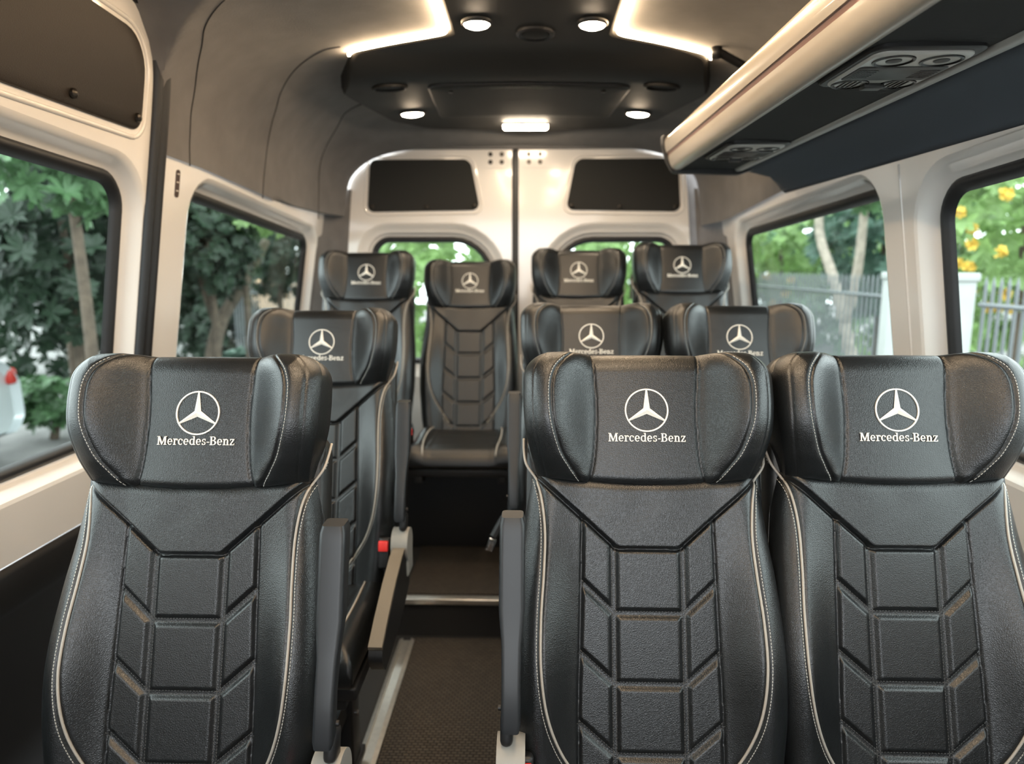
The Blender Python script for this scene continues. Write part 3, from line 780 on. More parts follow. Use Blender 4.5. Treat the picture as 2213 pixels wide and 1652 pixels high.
# ---- rear doors (plane y = 3.2)
YD = 3.20
fmD = lambda a, b, h: np.stack([np.asarray(a, float), YD+h+0*np.asarray(a, float), np.asarray(b, float)], -1)
def rear_leaf(sg, name, wname, label):
    dxl = .068 if sg > 0 else 0.
    m = lambda P: np.array([(CXV-.028+sg*(p[0]+(dxl if .125 <= p[0] < .70 else 0)), p[1]) for p in P][::1 if sg > 0 else -1])
    outer = m([(.012, .15), (.86, .15), (.82, 1.0), (.765, 1.60), (.745, 1.735), (.700, 1.792), (.012, 1.792)])
    gp = m([(.125, .85), (.665, .85), (.635, 1.388), (.125, 1.388)]); r = [.08, .08, .06, .16] if sg > 0 else [.16, .06, .08, .08]
    mb = MB(); rings = [(.085, 0), (.076, .003), (.066, .014), (.052, .022), (.042, .026), (.034, .040), (.022, .046)]
    window_reveal(mb, fmD, gp, r, rings)
    hole = fillet(inset(gp, -.085), np.asarray(r)+.085, 8)
    pp = m([(.158, 1.528), (.668, 1.520), (.648, 1.748), (.20, 1.748)]); pr = [.03, .03, .03, .04] if sg > 0 else [.04, .03, .03, .03]
    V2, Fc = holed(outer, [hole]); mb.add(fmD(V2[:, 0], V2[:, 1], 0), Fc)
    # edge thickness, pressed ridge round the panel, hinge plate
    mb.loft([fmD(outer[:, 0], outer[:, 1], 0), fmD(outer[:, 0], outer[:, 1], .05)])
    q = fillet(inset(pp, -.014), np.asarray(pr)+.01, 8); mb.tube(fmD(q[:, 0], q[:, 1], 0), .005, 8, closed=True)
    hp = fillet(m([(.03, 1.71), (.15, 1.71), (.15, 1.785), (.03, 1.785)]), .012, 5); mb.prism(hp, fmD, .0, -.004)
    o = recalc(mb.build(name, 'white', None, sharp=30)); tag(o, label, 'door', kind='structure')
    for dx, z in ((.06, 1.735), (.11, 1.735), (.06, 1.768), (.11, 1.768)):
        b = MB(); p = m([(dx, z)])[0]; b.cyl((p[0], YD-.003, p[1]), (p[0], YD-.009, p[1]), .010, n=12); b.build('bolt', 'screw', o)
    make_window(wname, fmD, gp, r, 'window in the '+label.split(' with')[0], off=.048)
    poly = fillet(pp, pr, 8)
    cover_panel(poly, fmD, 'black blanking panel high on the '+('right' if sg > 0 else 'left')+' rear door', [tuple(p) for p in m([(.185, 1.545), (.40, 1.540), (.645, 1.54)])], material='panel_soft')
rear_leaf(-1, 'door_2', 'window_5', 'white left rear door leaf with a black upper panel')
rear_leaf(1, 'door_3', 'window_6', 'white right rear door leaf with a black upper panel')
mb = MB(); mb.box((CXV-.028, YD+.012, .97), (.030, .036, 1.64), bev=.006); o = mb.build('trim_9', 'rubber', None); tag(o, 'black rubber strip in the gap between the rear doors', 'seal', kind='structure')
mb = MB(); mb.box((CXV, 2.79, .325), (1.62, .22, .362), bev=.01); o = mb.build('trim_13', 'darktrim', None); tag(o, 'black box added for the shade under the rear row, also carrying the seats', 'trim', kind='structure')  # black box stands in for the shadow under the rear seats and carries them
# frame round the doors, dark header above
mb = MB(); P = [(-.83, 1.79), (.77, 1.79), (.72, 1.86), (-.78, 1.86)]; mb.prism(np.array(P), fmD, -.02, .05)
for sg in (-1, 1): mb.prism(np.array([(CXV+sg*.775, .15), (CXV+sg*.95, .15), (CXV+sg*.84, 1.86), (CXV+sg*.70, 1.80), (CXV+sg*.725, 1.6)][::sg]), fmD, .025, .05)
o = recalc(mb.build('wall_rear', 'headliner', None)); tag(o, 'dark felt surround of the rear doors', 'wall', kind='structure')

# ---- floor
mb = MB(); mb.box((CXV, .63, -.02), (1.98, 3.24, .04)); mb.box((CXV, 2.74, .065), (1.98, .99, .15)); o = mb.build('floor', 'floor', None, smooth=False); tag(o, 'dark van floor with a raised step under the rear row', 'floor', kind='structure')
mb = MB(); mb.box((-.235, 1.22, .004), (.33, 2.0, .008), bev=.002); o = mb.build('aisle_mat', 'carpet', None); tag(o, 'brown basket-weave mat in the lower aisle between the front rows', 'mat', 'aisle mats')
mb = MB(); mb.box((-.235, 2.72, .144), (.42, .90, .008), bev=.002); o = mb.build('aisle_mat', 'carpet', None); tag(o, 'brown basket-weave mat on the raised floor before the rear row', 'mat', 'aisle mats')
mb = MB(); mb.box((-.235, 2.236, .140), (.50, .034, .022), bev=.005); mb.box((-.235, 2.222, .147), (.50, .012, .010), bev=.003); o = mb.build('trim_10', 'alu', None); tag(o, 'pale metal nosing along the aisle step', 'trim', kind='structure')
for x, lb in ((-.425, 'pale aluminium floor rail running along the left edge of the aisle mat'), (.090, 'pale aluminium floor rail under the aisle seats of the right-hand pairs')):
    mb = MB(); w = .026; sec = [(-w, 0), (w, 0), (w, .012), (w*.55, .016), (w*.5, .008), (-w*.5, .008), (-w*.55, .016), (-w, .012)]
    mb.loft([np.array([(x+a, y, b) for a, b in sec]) for y in (.25, 2.20)], True, True, True); o = recalc(mb.build('floor_rail', 'alu', None, smooth=False, sharp=0)); tag(o, lb, 'rail', 'seat rails')

# ---- dark T-shaped ceiling panel
def ceil_z(x, y):
    u, z = ceil_section(y); return np.interp(abs(x-CXV), u[::-1], z[::-1])
def panel_h(y): return .010+.042*sstep(2.02, 2.20, y)*(1-sstep(2.86, 2.99, y)*.5)
cxp = -.02
TP = [(-.205, -.3), (.200, -.3), (.207, 1.935), (.483, 2.06), (.545, 2.28), (.47, 2.72), (.36, 2.93), (-.02, 3.02), (-.42, 2.93), (-.54, 2.72), (-.605, 2.28), (-.50, 2.03), (-.215, 1.925)]
tp = fillet(TP, [.01, .01, .03, .05, .10, .10, .10, .25, .10, .10, .10, .05, .03], 7)
def pz(x, y, e=0.):
    return np.array([ceil_z(a, b)-panel_h(b)-e for a, b in zip(np.atleast_1d(x), np.atleast_1d(y))])
pr = empty('ceiling_panel', (cxp, 2.4, 1.80)); tag(pr, 'dark T-shaped vinyl panel on the middle of the ceiling holding the lamps', 'ceiling panel')
g = dense(tp, .03)
def inside(p, poly):
    x, y = p; c = False; n = len(poly)
    for i in range(n):
        a, b = poly[i], poly[i-1]
        if (a[1] > y) != (b[1] > y) and x < (b[0]-a[0])*(y-a[1])/(b[1]-a[1])+a[0]: c = not c
    return c
bm = bmesh.new()
gin = inset(TP, .012); gi = dense(fillet(gin, [.01, .01, .03, .05, .10, .10, .10, .25, .10, .10, .10, .05, .03], 7), .03)
from mathutils import geometry as mgeo
grid = [(x, y) for x in np.arange(-.6, .56, .035) for y in np.arange(-.28, 3.02, .035)]
def mind(p, L): return np.min(np.hypot(L[:, 0]-p[0], L[:, 1]-p[1]))
pts = [p for p in grid if inside(p, gi) and mind(p, gi) > .015]
allp = [Vector(p) for p in list(gi)+pts]
res = mgeo.delaunay_2d_cdt(allp, [], [list(range(len(gi)))], 1, 1e-6)
V2 = np.array([v[:] for v in res[0]]); F2 = res[2]
mb = MB(); mb.add(np.column_stack([V2, pz(V2[:, 0], V2[:, 1])]), F2)
n = len(g)
# rolled edge up to the headliner
def offs(out, e): 
    q = dense(fillet(inset(TP, .012-out), [.01, .01, .03, .05, .10, .10, .10, .25, .10, .10, .10, .05, .03], 7), .03); return q
lo = []
base_loop = fillet(gin, [.01, .01, .03, .05, .10, .10, .10, .25, .10, .10, .10, .05, .03], 7)
for out, fr in ((0, 0.), (.006, .12), (.011, .4), (.012, 1.0)):
    q = fillet(inset(TP, .012-out), [.01, .01, .03, .05, .10, .10, .10, .25, .10, .10, .10, .05, .03], 7)
    q = np.concatenate([[q[i]+(q[(i+1) % len(q)]-q[i])*j/6 for j in range(6)] for i in range(len(q))])
    z = np.array([ceil_z(a, b)-panel_h(b)*(1-fr)+.004*fr for a, b in q]); lo.append(np.column_stack([q, z]))
mb.loft(lo); recalc(mb.build('panel_body', 'panel', pr, sharp=50))
# hatch, round cap, corner air outlets: parts of the panel
HT = fillet([(-.34, 2.70), (.275, 2.71), (.298, 2.25), (-.322, 2.24)], .035, 7)
def pmap(a, b, h): return np.column_stack([a, b, pz(a, b, h)])
ht = dense(HT, .03); mb = MB(); c0 = ht.mean(0)
mb.loft([pmap(c0[0]+(ht[:, 0]-c0[0])*k, c0[1]+(ht[:, 1]-c0[1])*k, e) for k, e in ((1, -.002), (1, .006), (.985, .008), (.8, .008), (.5, .008), (.2, .008))], True, False, True)
hh = recalc(mb.build('hatch_cover', 'panel_soft', pr, sharp=50))
mb = MB(); mb.tube(pmap(ht[:, 0], ht[:, 1], .002), .005, 6, closed=True); mb.build('hatch_gasket', 'rubber', pr, sharp=0)
for x in (-.26, .22):
    mb = MB(); p = pmap(np.array([x]), np.array([2.30]), .007)[0]; mb.cyl(p, p-np.array([0, 0, .005]), .007, n=12); mb.build('hatch_screw', 'screw', hh)
t = np.linspace(0, 2*PI, 40, endpoint=False)
mb = MB()
for r, e0 in ((.046, .004),): mb.loft([pmap(.005+k*np.cos(t), 1.915+k*np.sin(t), e) for k, e in ((.050, -.002), (.050, .006), (.044, .010), (.040, .008), (.036, .003), (.034, .003))], True)
recalc(mb.build('cap_ring', 'plastic_black', pr, sharp=50))
mb = MB(); mb.loft([pmap(.005+k*np.cos(t), 1.915+k*np.sin(t), e) for k, e in ((.036, .001), (.034, .007), (.02, .009), (.004, .0095))], True, False, True); recalc(mb.build('round_cap', 'panel_soft', pr, sharp=60))
for sx in (-1, 1):
    cx = -.025+sx*.415; mb = MB()
    mb.loft([pmap(cx+k*.055*np.cos(t), 2.24+k*.035*np.sin(t), e) for k, e in ((1, -.002), (1, .007), (.86, .009), (.80, .002), (.5, .002))], True, False, True)
    recalc(mb.build('air_outlet', 'panel', pr, sharp=50))

# ---- lamps
def downlight(x, y, rx, ry, label):
    p = np.array([x, y, float(pz(x, y)[0])]); root = empty('ceiling_lamp', tuple(p)); tag(root, label, 'lamp', 'ceiling downlights')
    mb = MB(); mp = lambda k, e: pmap(x+k*rx*np.cos(t), y+k*ry*np.sin(t), e)
    mb.loft([mp(1.22, -.002), mp(1.2, .005), mp(1.05, .009), mp(1.0, .006), mp(1.0, .001)], True); recalc(mb.build('rim', 'plastic_black', root, sharp=0))
    mb = MB(); mb.loft([mp(1.0, .003), mp(.9, .010), mp(.6, .014), mp(.2, .0155)], True, False, True); recalc(mb.build('lens', 'lens', root, sharp=0))
    return root
downlight(-.140, 1.83, .032, .032, 'round warm ceiling downlight left of the round cap, nearest the front')
downlight(.145, 1.838, .032, .032, 'round warm ceiling downlight right of the round cap, nearest the front')
downlight(-.432, 2.60, .040, .032, 'round warm ceiling downlight at the left rear of the dark panel')
downlight(.373, 2.61, .040, .032, 'round warm ceiling downlight at the right rear of the dark panel')
downlight(-.140, .72, .032, .032, 'round warm ceiling downlight over the front seats on the left, above the view')
downlight(.145, .72, .032, .032, 'round warm ceiling downlight over the front seats on the right, above the view')
downlight(-.140, -.22, .032, .032, 'unseen warm downlight added over the cab aisle on the left to brighten the seats')  # extra unseen pair, added for more sheen on the seat leather
downlight(.145, -.22, .032, .032, 'unseen warm downlight added over the cab aisle on the right to brighten the seats')
yb = 2.865; root = empty('ceiling_bar_lamp', (-.03, yb, float(pz(-.03, yb)[0]))); tag(root, 'warm rectangular bar lamp at the rear edge of the dark ceiling panel', 'lamp')
q = fillet([(-.118, yb-.02), (.058, yb-.02), (.058, yb+.02), (-.118, yb+.02)], .008, 5); c0 = q.mean(0)
mb = MB(); mb.loft([pmap(c0[0]+(q[:, 0]-c0[0])*k, c0[1]+(q[:, 1]-c0[1])*k, e) for k, e in ((1.08, -.002), (1.06, .006), (1.0, .006))], True); recalc(mb.build('rim', 'plastic_black', root))
mb = MB(); mb.loft([pmap(c0[0]+(q[:, 0]-c0[0])*k, c0[1]+(q[:, 1]-c0[1])*k, e) for k, e in ((1.0, .003), (1.0, .016), (.94, .020))], True, False, True); recalc(mb.build('lens', 'lens_bar', root))
# LED strips tucked along the edge of the panel
def led(P, label):
    q = spline(P, 10) if False else resample(np.array(fillet_open(P, .03)), .012)
    z = np.array([ceil_z(a, b) for a, b in q])-.0075; mb = MB(); mb.tube(np.column_stack([q, z]), .0042, 8); o = mb.build('led_strip', 'led', None, sharp=0); tag(o, label, 'light strip', 'warm ceiling light strips'); return o
def fillet_open(P, r):
    P = [np.array(p, float) for p in P]; out = [P[0]]
    for i in range(1, len(P)-1):
        p = P[i]; a = P[i-1]-p; b = P[i+1]-p; a /= np.linalg.norm(a); b /= np.linalg.norm(b)
        for k in np.linspace(0, 1, 8): out.append((1-k)**2*(p+a*r)+2*k*(1-k)*p+k*k*(p+b*r))
    out.append(P[-1]); return out
e = .008
led([(-.205-e, -.28), (-.215-e, 1.925-e), (-.50-e, 2.03-e), (-.507-e, 2.05)], 'glowing warm light strip along the left edge of the dark ceiling panel')
led([(.200+e, -.28), (.207+e, 1.935-e), (.483+e, 2.06-e), (.488+e, 2.08)], 'glowing warm light strip along the right edge of the dark ceiling panel')
# black bracket from the panel corner towards the rack
mb = MB(); P = spline([(.492, 2.0, ceil_z(.492, 2.0)-.012), (.53, 2.01, ceil_z(.53, 2.01)-.02), (.60, 2.03, 1.80), (.66, 2.05, 1.735)], 6); mb.tube(P, .012, 8)
mb.cyl((.492, 2.0, ceil_z(.49, 2.)-.002), (.492, 2.0, ceil_z(.49, 2.)-.03), .014, n=16); o = mb.build('rack_bracket', 'plastic_black', None, sharp=0); tag(o, 'black bracket from the ceiling panel corner down to the luggage rack', 'bracket')

# ---- overhead luggage rack on the right
RY0, RY1 = -.3, 2.19
rk = empty('luggage_rack', (.52, 1.0, 1.56)); tag(rk, 'long overhead luggage rack with cream fascia along the right wall', 'luggage rack')
def extr(name, sec, material, y0=RY0, y1=RY1, closed=True, sh=35, parent=None, ends=True):
    mb = MB(); sec = np.array(sec, float)
    mb.loft([np.column_stack([sec[:, 0], np.full(len(sec), y), sec[:, 1]]) for y in (y0, y1)], closed, ends, ends); return recalc(mb.build(name, material, parent or rk, sharp=sh))
fas = spline([(.444, 1.566), (.432, 1.564), (.421, 1.570), (.413, 1.581), (.408, 1.594), (.405, 1.606)], 5)
top = spline([(.400, 1.615), (.396, 1.628), (.394, 1.642), (.395, 1.652), (.401, 1.659), (.415, 1.661)], 5)
extr('lower_fascia', np.concatenate([fas, [(.43, 1.62), (.46, 1.58)]]), 'rack_fascia')
extr('upper_fascia', np.concatenate([top, [(.44, 1.658), (.44, 1.62)]]), 'rack_fascia')
extr('groove_strip', [(.4075, 1.604), (.4025, 1.617), (.43, 1.622), (.43, 1.604)], 'rack_line')
extr('underside', [(.440, 1.566), (.50, 1.569), (.56, 1.568), (.607, 1.566), (.607, 1.60), (.440, 1.60)], 'rack_fabric', y1=RY1-.005)
extr('edge_strip', fillet([(.603, 1.558), (.632, 1.562), (.632, 1.60), (.603, 1.59)], .008, 4), 'grey_trim', y1=RY1-.02)
extr('top_shelf', [(.43, 1.625), (.80, 1.62), (.80, 1.60), (.43, 1.60)], 'rack_fabric', y1=RY1-.01)
# end cap
q = fillet([(.388, 1.668), (.390, 1.64), (.403, 1.595), (.424, 1.558), (.62, 1.552), (.70, 1.58), (.70, 1.668)], [.01, .02, .03, .02, .03, .03, .02], 5)
mb = MB(); c0 = q.mean(0); loops = []
for k, y in ((1.0, RY1-.008), (1.02, RY1), (1.02, RY1+.016), (.97, RY1+.03), (.8, RY1+.036)):
    loops.append(np.column_stack([c0[0]+(q[:, 0]-c0[0])*k, np.full(len(q), y), c0[1]+(q[:, 1]-c0[1])*k]))
mb.loft(loops, True, True, True); recalc(mb.build('end_cap', 'plastic_black', rk, sharp=50))
# navy lining between rack and wall
mb = MB(); loops = []
for y in (RY0, .5, 1.2, 1.72, 2.18, 2.26, 2.29):
    k = 0 if y < 2.2 else (.02 if y < 2.27 else .05)
    wx = CXV+HW+KT*(1.5-1.52)
    loops.append(np.array([(.628+k, y, 1.572+k*.3), (.68+k*.6, y, 1.570), (.73+k*.4, y, 1.560), (wx-.022, y, 1.537), (wx-.008, y, 1.519), (wx+.004, y, 1.510)]))
mb.loft(loops, False); o = recalc(mb.build('trim_11', 'navy', None, sharp=50)); tag(o, 'navy felt lining between the luggage rack and the right windows', 'trim', kind='structure'); mod = o.modifiers.new('t', 'SOLIDIFY'); mod.thickness = .004
mb = MB(); mb.tube([(p[0], 1.735, p[2]-.0015) for p in loops[3]], .0018, 6); o = mb.build('trim_12', 'headliner_line', None, sharp=0); tag(o, 'joint line across the navy lining', 'trim', kind='structure')

# ---- overhead consoles on the rack
def console(x0, x1, y0, y1, label):
    z0 = 1.566; cx, cy = (x0+x1)/2, (y0+y1)/2; W, Ln = x1-x0, y1-y0
    root = empty('overhead_console', (cx, cy, z0)); tag(root, label, 'console', 'reading lamp consoles')
    def pt(u, v, h): return np.column_stack([cx+np.asarray(u)*W/2, cy+np.asarray(v)*Ln/2, np.full(len(np.atleast_1d(u)), z0-(h if h < 0 else h*.5))])
    def plate(name, P, r, steps, material, par):
        q = fillet(P, r, 6); c = q.mean(0); mb = MB(); mb.loft([pt(c[0]+(q[:, 0]-c[0])*k, c[1]+(q[:, 1]-c[1])*k, h) for k, h in steps], True, False, True); return recalc(mb.build(name, material, par, sharp=35))
    plate('surround', [(-1.02, -1.02), (1.02, -1.02), (1.02, 1.02), (-1.02, 1.02)], .22, [(1, -.004), (1, .006), (.97, .010), (.93, .010)], 'plastic_black', root)
    fr = plate('faceplate', [(-.90, -.90), (.90, -.90), (.90, .90), (-.90, .90)], .22, [(1, .008), (1, .014), (.97, .018), (.90, .018)], 'console_grey', root)
    plate('speaker_panel', [(-.84, -.30), (.84, -.30), (.84, .40), (-.84, .40)], .08, [(1, .016), (1, .0195), (.98, .0205)], 'console_dark', root)
    for sx in (-1, 1):
        mb = MB()
        for i in range(7):
            for j in range(6):
                u = sx*(.42+.055*i); v = -.12+.075*j; p = pt([u], [v], .0204)[0]; mb.cyl(p, p-np.array([0, 0, .0006]), .0021, n=6)
        mb.build('speaker_grille', 'black_gloss', root)
    for (u, v, nm) in ((-.42, -.58, 'reading_lamp'), (.45, -.58, 'reading_lamp'), (-.48, .66, 'air_vent'), (.48, .66, 'air_vent')):
        rr = .024; c = pt([u], [v], 0)[0]; mp = lambda k, h: np.column_stack([c[0]+k*rr*np.cos(t), c[1]+k*rr*np.sin(t), np.full(len(t), z0-.5*h)])
        mb = MB(); mb.loft([mp(1.15, .016), mp(1.12, .021), mp(1.0, .022), mp(.92, .018), mp(.6, .014), mp(.3, .013)], True, False, True)
        vn = recalc(mb.build(nm, 'black_gloss', root, sharp=40))
        mb = MB()
        if nm == 'air_vent':
            for k in (-.5, -.2, .1, .4): mb.box((c[0]+k*rr, c[1], z0-.009), (.0016, rr*1.5, .003))
            mb.build('vent_slat', 'plastic_black', vn)
        else:
            mb.loft([mp(.45, .012), mp(.42, .020), mp(.1, .023)], True, False, True); recalc(mb.build('lamp_lens', 'console_dark', vn))
    mb = MB(); c = pt([0], [.70], .018)[0]; mb.box(c-np.array([0, 0, .003]), (.030, .020, .008), bev=.002); mb.build('call_button', 'console_dark', root)
console(.450, .598, .982, 1.182, 'grey and black reading lamp console under the rack, nearest the front')
console(.458, .604, 1.70, 1.95, 'grey and black reading lamp console near the rear end of the rack')

# ------------------------------------------------------------------ outside
GZ = -.62
mb = MB(); mb.box((0, 6, GZ-.05), (60, 60, .1)); o = mb.build('ground', 'ground', None, smooth=False); tag(o, 'grey driveway around the van', 'ground', kind='structure')

def rosette_cloud(nros, rad, leaf, wid, nl, upbias, seed, shape=(1, 1, 1), shell=.55):
    """leaf rosettes scattered through an ellipsoid crown"""
    r = np.random.default_rng(seed); V = []; Fc = []; n = 0
    for k in range(nros):
        d = r.normal(size=3); d /= np.linalg.norm(d); q = (shell+(1-shell)*r.random()**.6)
        c = d*q*rad*np.array(shape)
        ax = d*.8+np.array([0, 0, upbias])+r.normal(size=3)*.25; ax /= np.linalg.norm(ax)
        a = np.cross(ax, [0, .3, 1.]); a /= np.linalg.norm(a)+1e-9; b = np.cross(ax, a)
        m = nl+r.integers(-2, 3)
        for i in range(m):
            an = 2*PI*i/m+r.random()*.5; out = a*math.cos(an)+b*math.sin(an); tilt = .25+.5*r.random()
            dr = out*math.cos(tilt)+ax*math.sin(tilt); sd = np.cross(dr, ax); sd /= np.linalg.norm(sd)+1e-9
            Ls = leaf*(.7+.5*r.random()); w = wid*(.8+.4*r.random())
            up = np.cross(sd, dr)
            pts = [c, c+dr*Ls*.35+sd*w*.42-up*.01, c+dr*Ls*.7+sd*w*.5-up*leaf*.08, c+dr*Ls-up*leaf*.2, c+dr*Ls*.7-sd*w*.5-up*leaf*.08, c+dr*Ls*.35-sd*w*.42-up*.01, c+dr*Ls*.35+up*w*-.12, c+dr*Ls*.7+up*w*-.12-up*leaf*.08]
            V += pts; Fc += [(n, n+1, n+6), (n+1, n+2, n+7, n+6), (n+2, n+3, n+7), (n, n+6, n+5), (n+6, n+7, n+4, n+5), (n+7, n+3, n+4)]; n += 8
    return np.array(V), Fc

CLOUD = {}
def cloud(key, *a, **k):
    if key not in CLOUD: CLOUD[key] = rosette_cloud(*a, **k)
    return CLOUD[key]
def plant(name, loc, key, crown_z, leafm, label, cat, group, trunk=None, barkm='bark', flowers=None, rz=0., scale=1.):
    root = empty(name, loc); tag(root, label, cat, group)
    V, Fc = CLOUD[key]; c, s = math.cos(rz), math.sin(rz); Vr = V*scale@np.array([[c, s, 0], [-s, c, 0], [0, 0, 1]])
    mesh('foliage', Vr+np.array([0, 0, crown_z])+np.array(loc), Fc, leafm, root, smooth=False)
    for P, r0, r1 in (trunk or [([(0, 0, 0), (.03, .02, crown_z*.5), (0, 0, crown_z)], .05, .03)]):
        P = spline(P, 8)+np.array(loc); mb = MB(); mb.tube(P, np.linspace(r0, r1, len(P)), 10); mb.build('trunk' if r0 > .03 else 'branch', barkm, root, sharp=0)
    if flowers:
        fm_, cnt, fr, seed = flowers; r = np.random.default_rng(seed); base = None
        for k in range(cnt):
            d = r.normal(size=3); d[0] = -abs(d[0]); d /= np.linalg.norm(d); ext = np.abs(V*scale).max(0)
            p = d*ext*.93*np.array([1, 1, 1])+np.array([0, 0, crown_z])
            if base is None:
                fV, fF = rosette_cloud(9, fr, fr*.9, fr*.6, 6, .5, seed+3, shell=.2); base = mesh('blossom', fV, fF, fm_, root, smooth=False, local=True); base.location = p
            else:
                o2 = base.copy(); COL.objects.link(o2); o2.parent = root; o2.location = p; o2.rotation_euler = (r.random()*3, r.random()*3, r.random()*3)
    return root
cloud('big', 420, 1.0, .15, .058, 9, .5, 11, shape=(.95, .95, 1.25), shell=.35)
cloud('mid', 190, .8, .155, .06, 9, .4, 12, shape=(1, 1, .9), shell=.3)
cloud('fine', 330, 1.1, .13, .06, 8, .4, 13, shape=(1, 1, .95), shell=.4)
cloud('flat', 210, 1.0, .15, .06, 9, .8, 14, shape=(1.3, 1.3, .45), shell=.2)
cloud('low', 90, .5, .16, .07, 9, .6, 15, shape=(1.1, 1.1, .7), shell=.2)
GT = 'garden shrubs beyond the left windows'
cloud('wall', 560, 1.6, .17, .065, 9, .4, 17, shape=(1.0, 1.0, 1.05), shell=.25)
LP = [(-4.15, 6.15, 'big', 2.35, 'leaf_dark', 0.3, .95, 'dark leafy shrub filling the middle of the sliding door window'),
      (-3.0, 4.55, 'mid', 2.75, 'leaf_mid', 2.1, .75, 'pale green spreading leaves along the top of the sliding door window'),
      (-7.6, 11.6, 'wall', 1.7, 'leaf_dark', 1.2, 1.25, 'tall dark shrub furthest back in the sliding door window'),
      (-5.2, 8.0, 'big', 2.0, 'leaf_dark', 3.0, .8, 'dark shrub at the rear edge of the sliding door window'),
      (-5.3, 7.35, 'low', .45, 'leaf_mid', 2.6, .8, 'low bright green plant behind the end of the silver car'),
      (-3.5, 7.5, 'big', 2.3, 'leaf_dark', 4.0, .62, 'dark leafy shrub at the front edge of the left rear window'),
      (-3.9, 10.6, 'big', 2.35, 'leaf_dark', 5.0, .8, 'dark leafy crown at the rear edge of the left rear window'),
      (-3.3, 7.9, 'flat', 2.55, 'leaf_lime', .6, .75, 'lime green canopy, its colour standing for sunlight, along the top of the left rear window'),  # lime leaf colour stands in for light on top of the dark crowns
      (-7.4, 18.2, 'wall', 2.2, 'leaf_dark', 1.7, 1.6, 'tall dark bush furthest back in the left rear window'),
      (-5.4, 11.6, 'big', 1.15, 'leaf_dark', 2.2, .85, 'dark bush low behind the crooked tree in the left rear window'),
      (-3.5, 8.9, 'low', .55, 'leaf_blue', 3.6, 1.0, 'low blue-green bush before the fence in the left rear window')]
for x, y, key, cz, lm, rz, sc, lb in LP:
    plant('garden_shrub', (x, y, GZ), key, cz, lm, lb, 'shrub', GT, rz=rz, scale=sc)
plant('garden_tree', (-4.75, 6.95, GZ), 'mid', 2.7, 'leaf_dark', 'slim brown-trunked tree in the sliding door window', 'tree', 'trees outside', trunk=[([(0, 0, 0), (.03, .0, .6), (0, .05, 1.2), (.12, .15, 1.7), (.1, .2, 2.6)], .042, .031)], scale=.8)
plant('garden_tree', (-3.55, 7.6, GZ), 'mid', 2.55, 'leaf_dark', 'crooked dark-barked tree in the middle of the left rear window', 'tree', 'trees outside', trunk=[([(0, -.2, 0), (.0, -.1, .7), (.02, .15, 1.25), (.10, .7, 1.7), (.2, 1.2, 2.2)], .10, .055), ([(.02, .12, 1.2), (-.02, -.1, 1.75), (-.1, -.2, 2.4)], .06, .035), ([(.08, .5, 1.58), (.1, .65, 2.0), (.1, .7, 2.5)], .045, .025)], rz=1., scale=.75)
# fence beyond the left rear window with a tan wall behind
def fence(p0, p1, zb, h, nb, label, material='fence', group='metal bar fences'):
    p0 = np.array([*p0, zb]); p1 = np.array([*p1, zb]); root = empty('bar_fence', tuple((p0+p1)/2)); tag(root, label, 'fence', group)
    for z in (.15, h-.14):
        mb = MB(); mb.tube([p0+[0, 0, z], p1+[0, 0, z]], .018, 6); mb.build('rail', material, root)
    mb = MB(); mb.cyl((0, 0, 0), (0, 0, h), .011, n=6); mb.cyl((0, 0, h), (0, 0, h+.05), .011, .002, n=6)
    b0 = None
    for k in range(nb):
        p = p0+(p1-p0)*(k+.5)/nb-WORIG[root.name]
        if b0 is None: b0 = mb.build('bar', material, root, local=True); b0.location = p
        else:
            c = b0.copy(); COL.objects.link(c); c.parent = root; c.location = p
    return root
fence((-4.6, 10.6), (-4.6, 14.6), GZ, 1.60, 40, 'pale grey bar fence before the tan wall in the left rear window')
mb = MB(); mb.box((-5.8, 17.0, GZ+.80), (.2, 5.6, 1.6)); o = mb.build('garden_wall', 'tanwall', None, smooth=False); tag(o, 'tan rendered wall behind the bar fence in the left rear window', 'wall')
# silver car outside on the left
CARX, CARY = -5.9, 4.62
car = empty('parked_car', (CARX, CARY, GZ)); tag(car, 'silver parked car seen at the edge of the sliding door window', 'car')
prof = [(-2.0, .30), (-2.05, .62), (-1.9, .78), (-1.1, .92), (-.5, 1.36), (.6, 1.42), (1.35, 1.18), (1.85, .98), (1.98, .80), (2.0, .45), (1.9, .30)]
q = fillet(prof, .12, 5); loops = []
for x, k, zk in ((-.80, .97, .96), (-.86, 1, 1), (-.84, 1, 1), (0, 1.01, 1.03), (.84, 1, 1), (.86, 1, 1), (.80, .97, .96)):
    tum = np.where(q[:, 1] > .9, (q[:, 1]-.9)*.35, 0)*(-np.sign(x) if x else 0)
    loops.append(np.column_stack([CARX+x+tum, CARY+q[:, 0]*k, GZ+.3+(q[:, 1]-.3)*zk]))
mb = MB(); mb.loft(loops, True, True, True); recalc(mb.build('body', 'car', car, sharp=45))
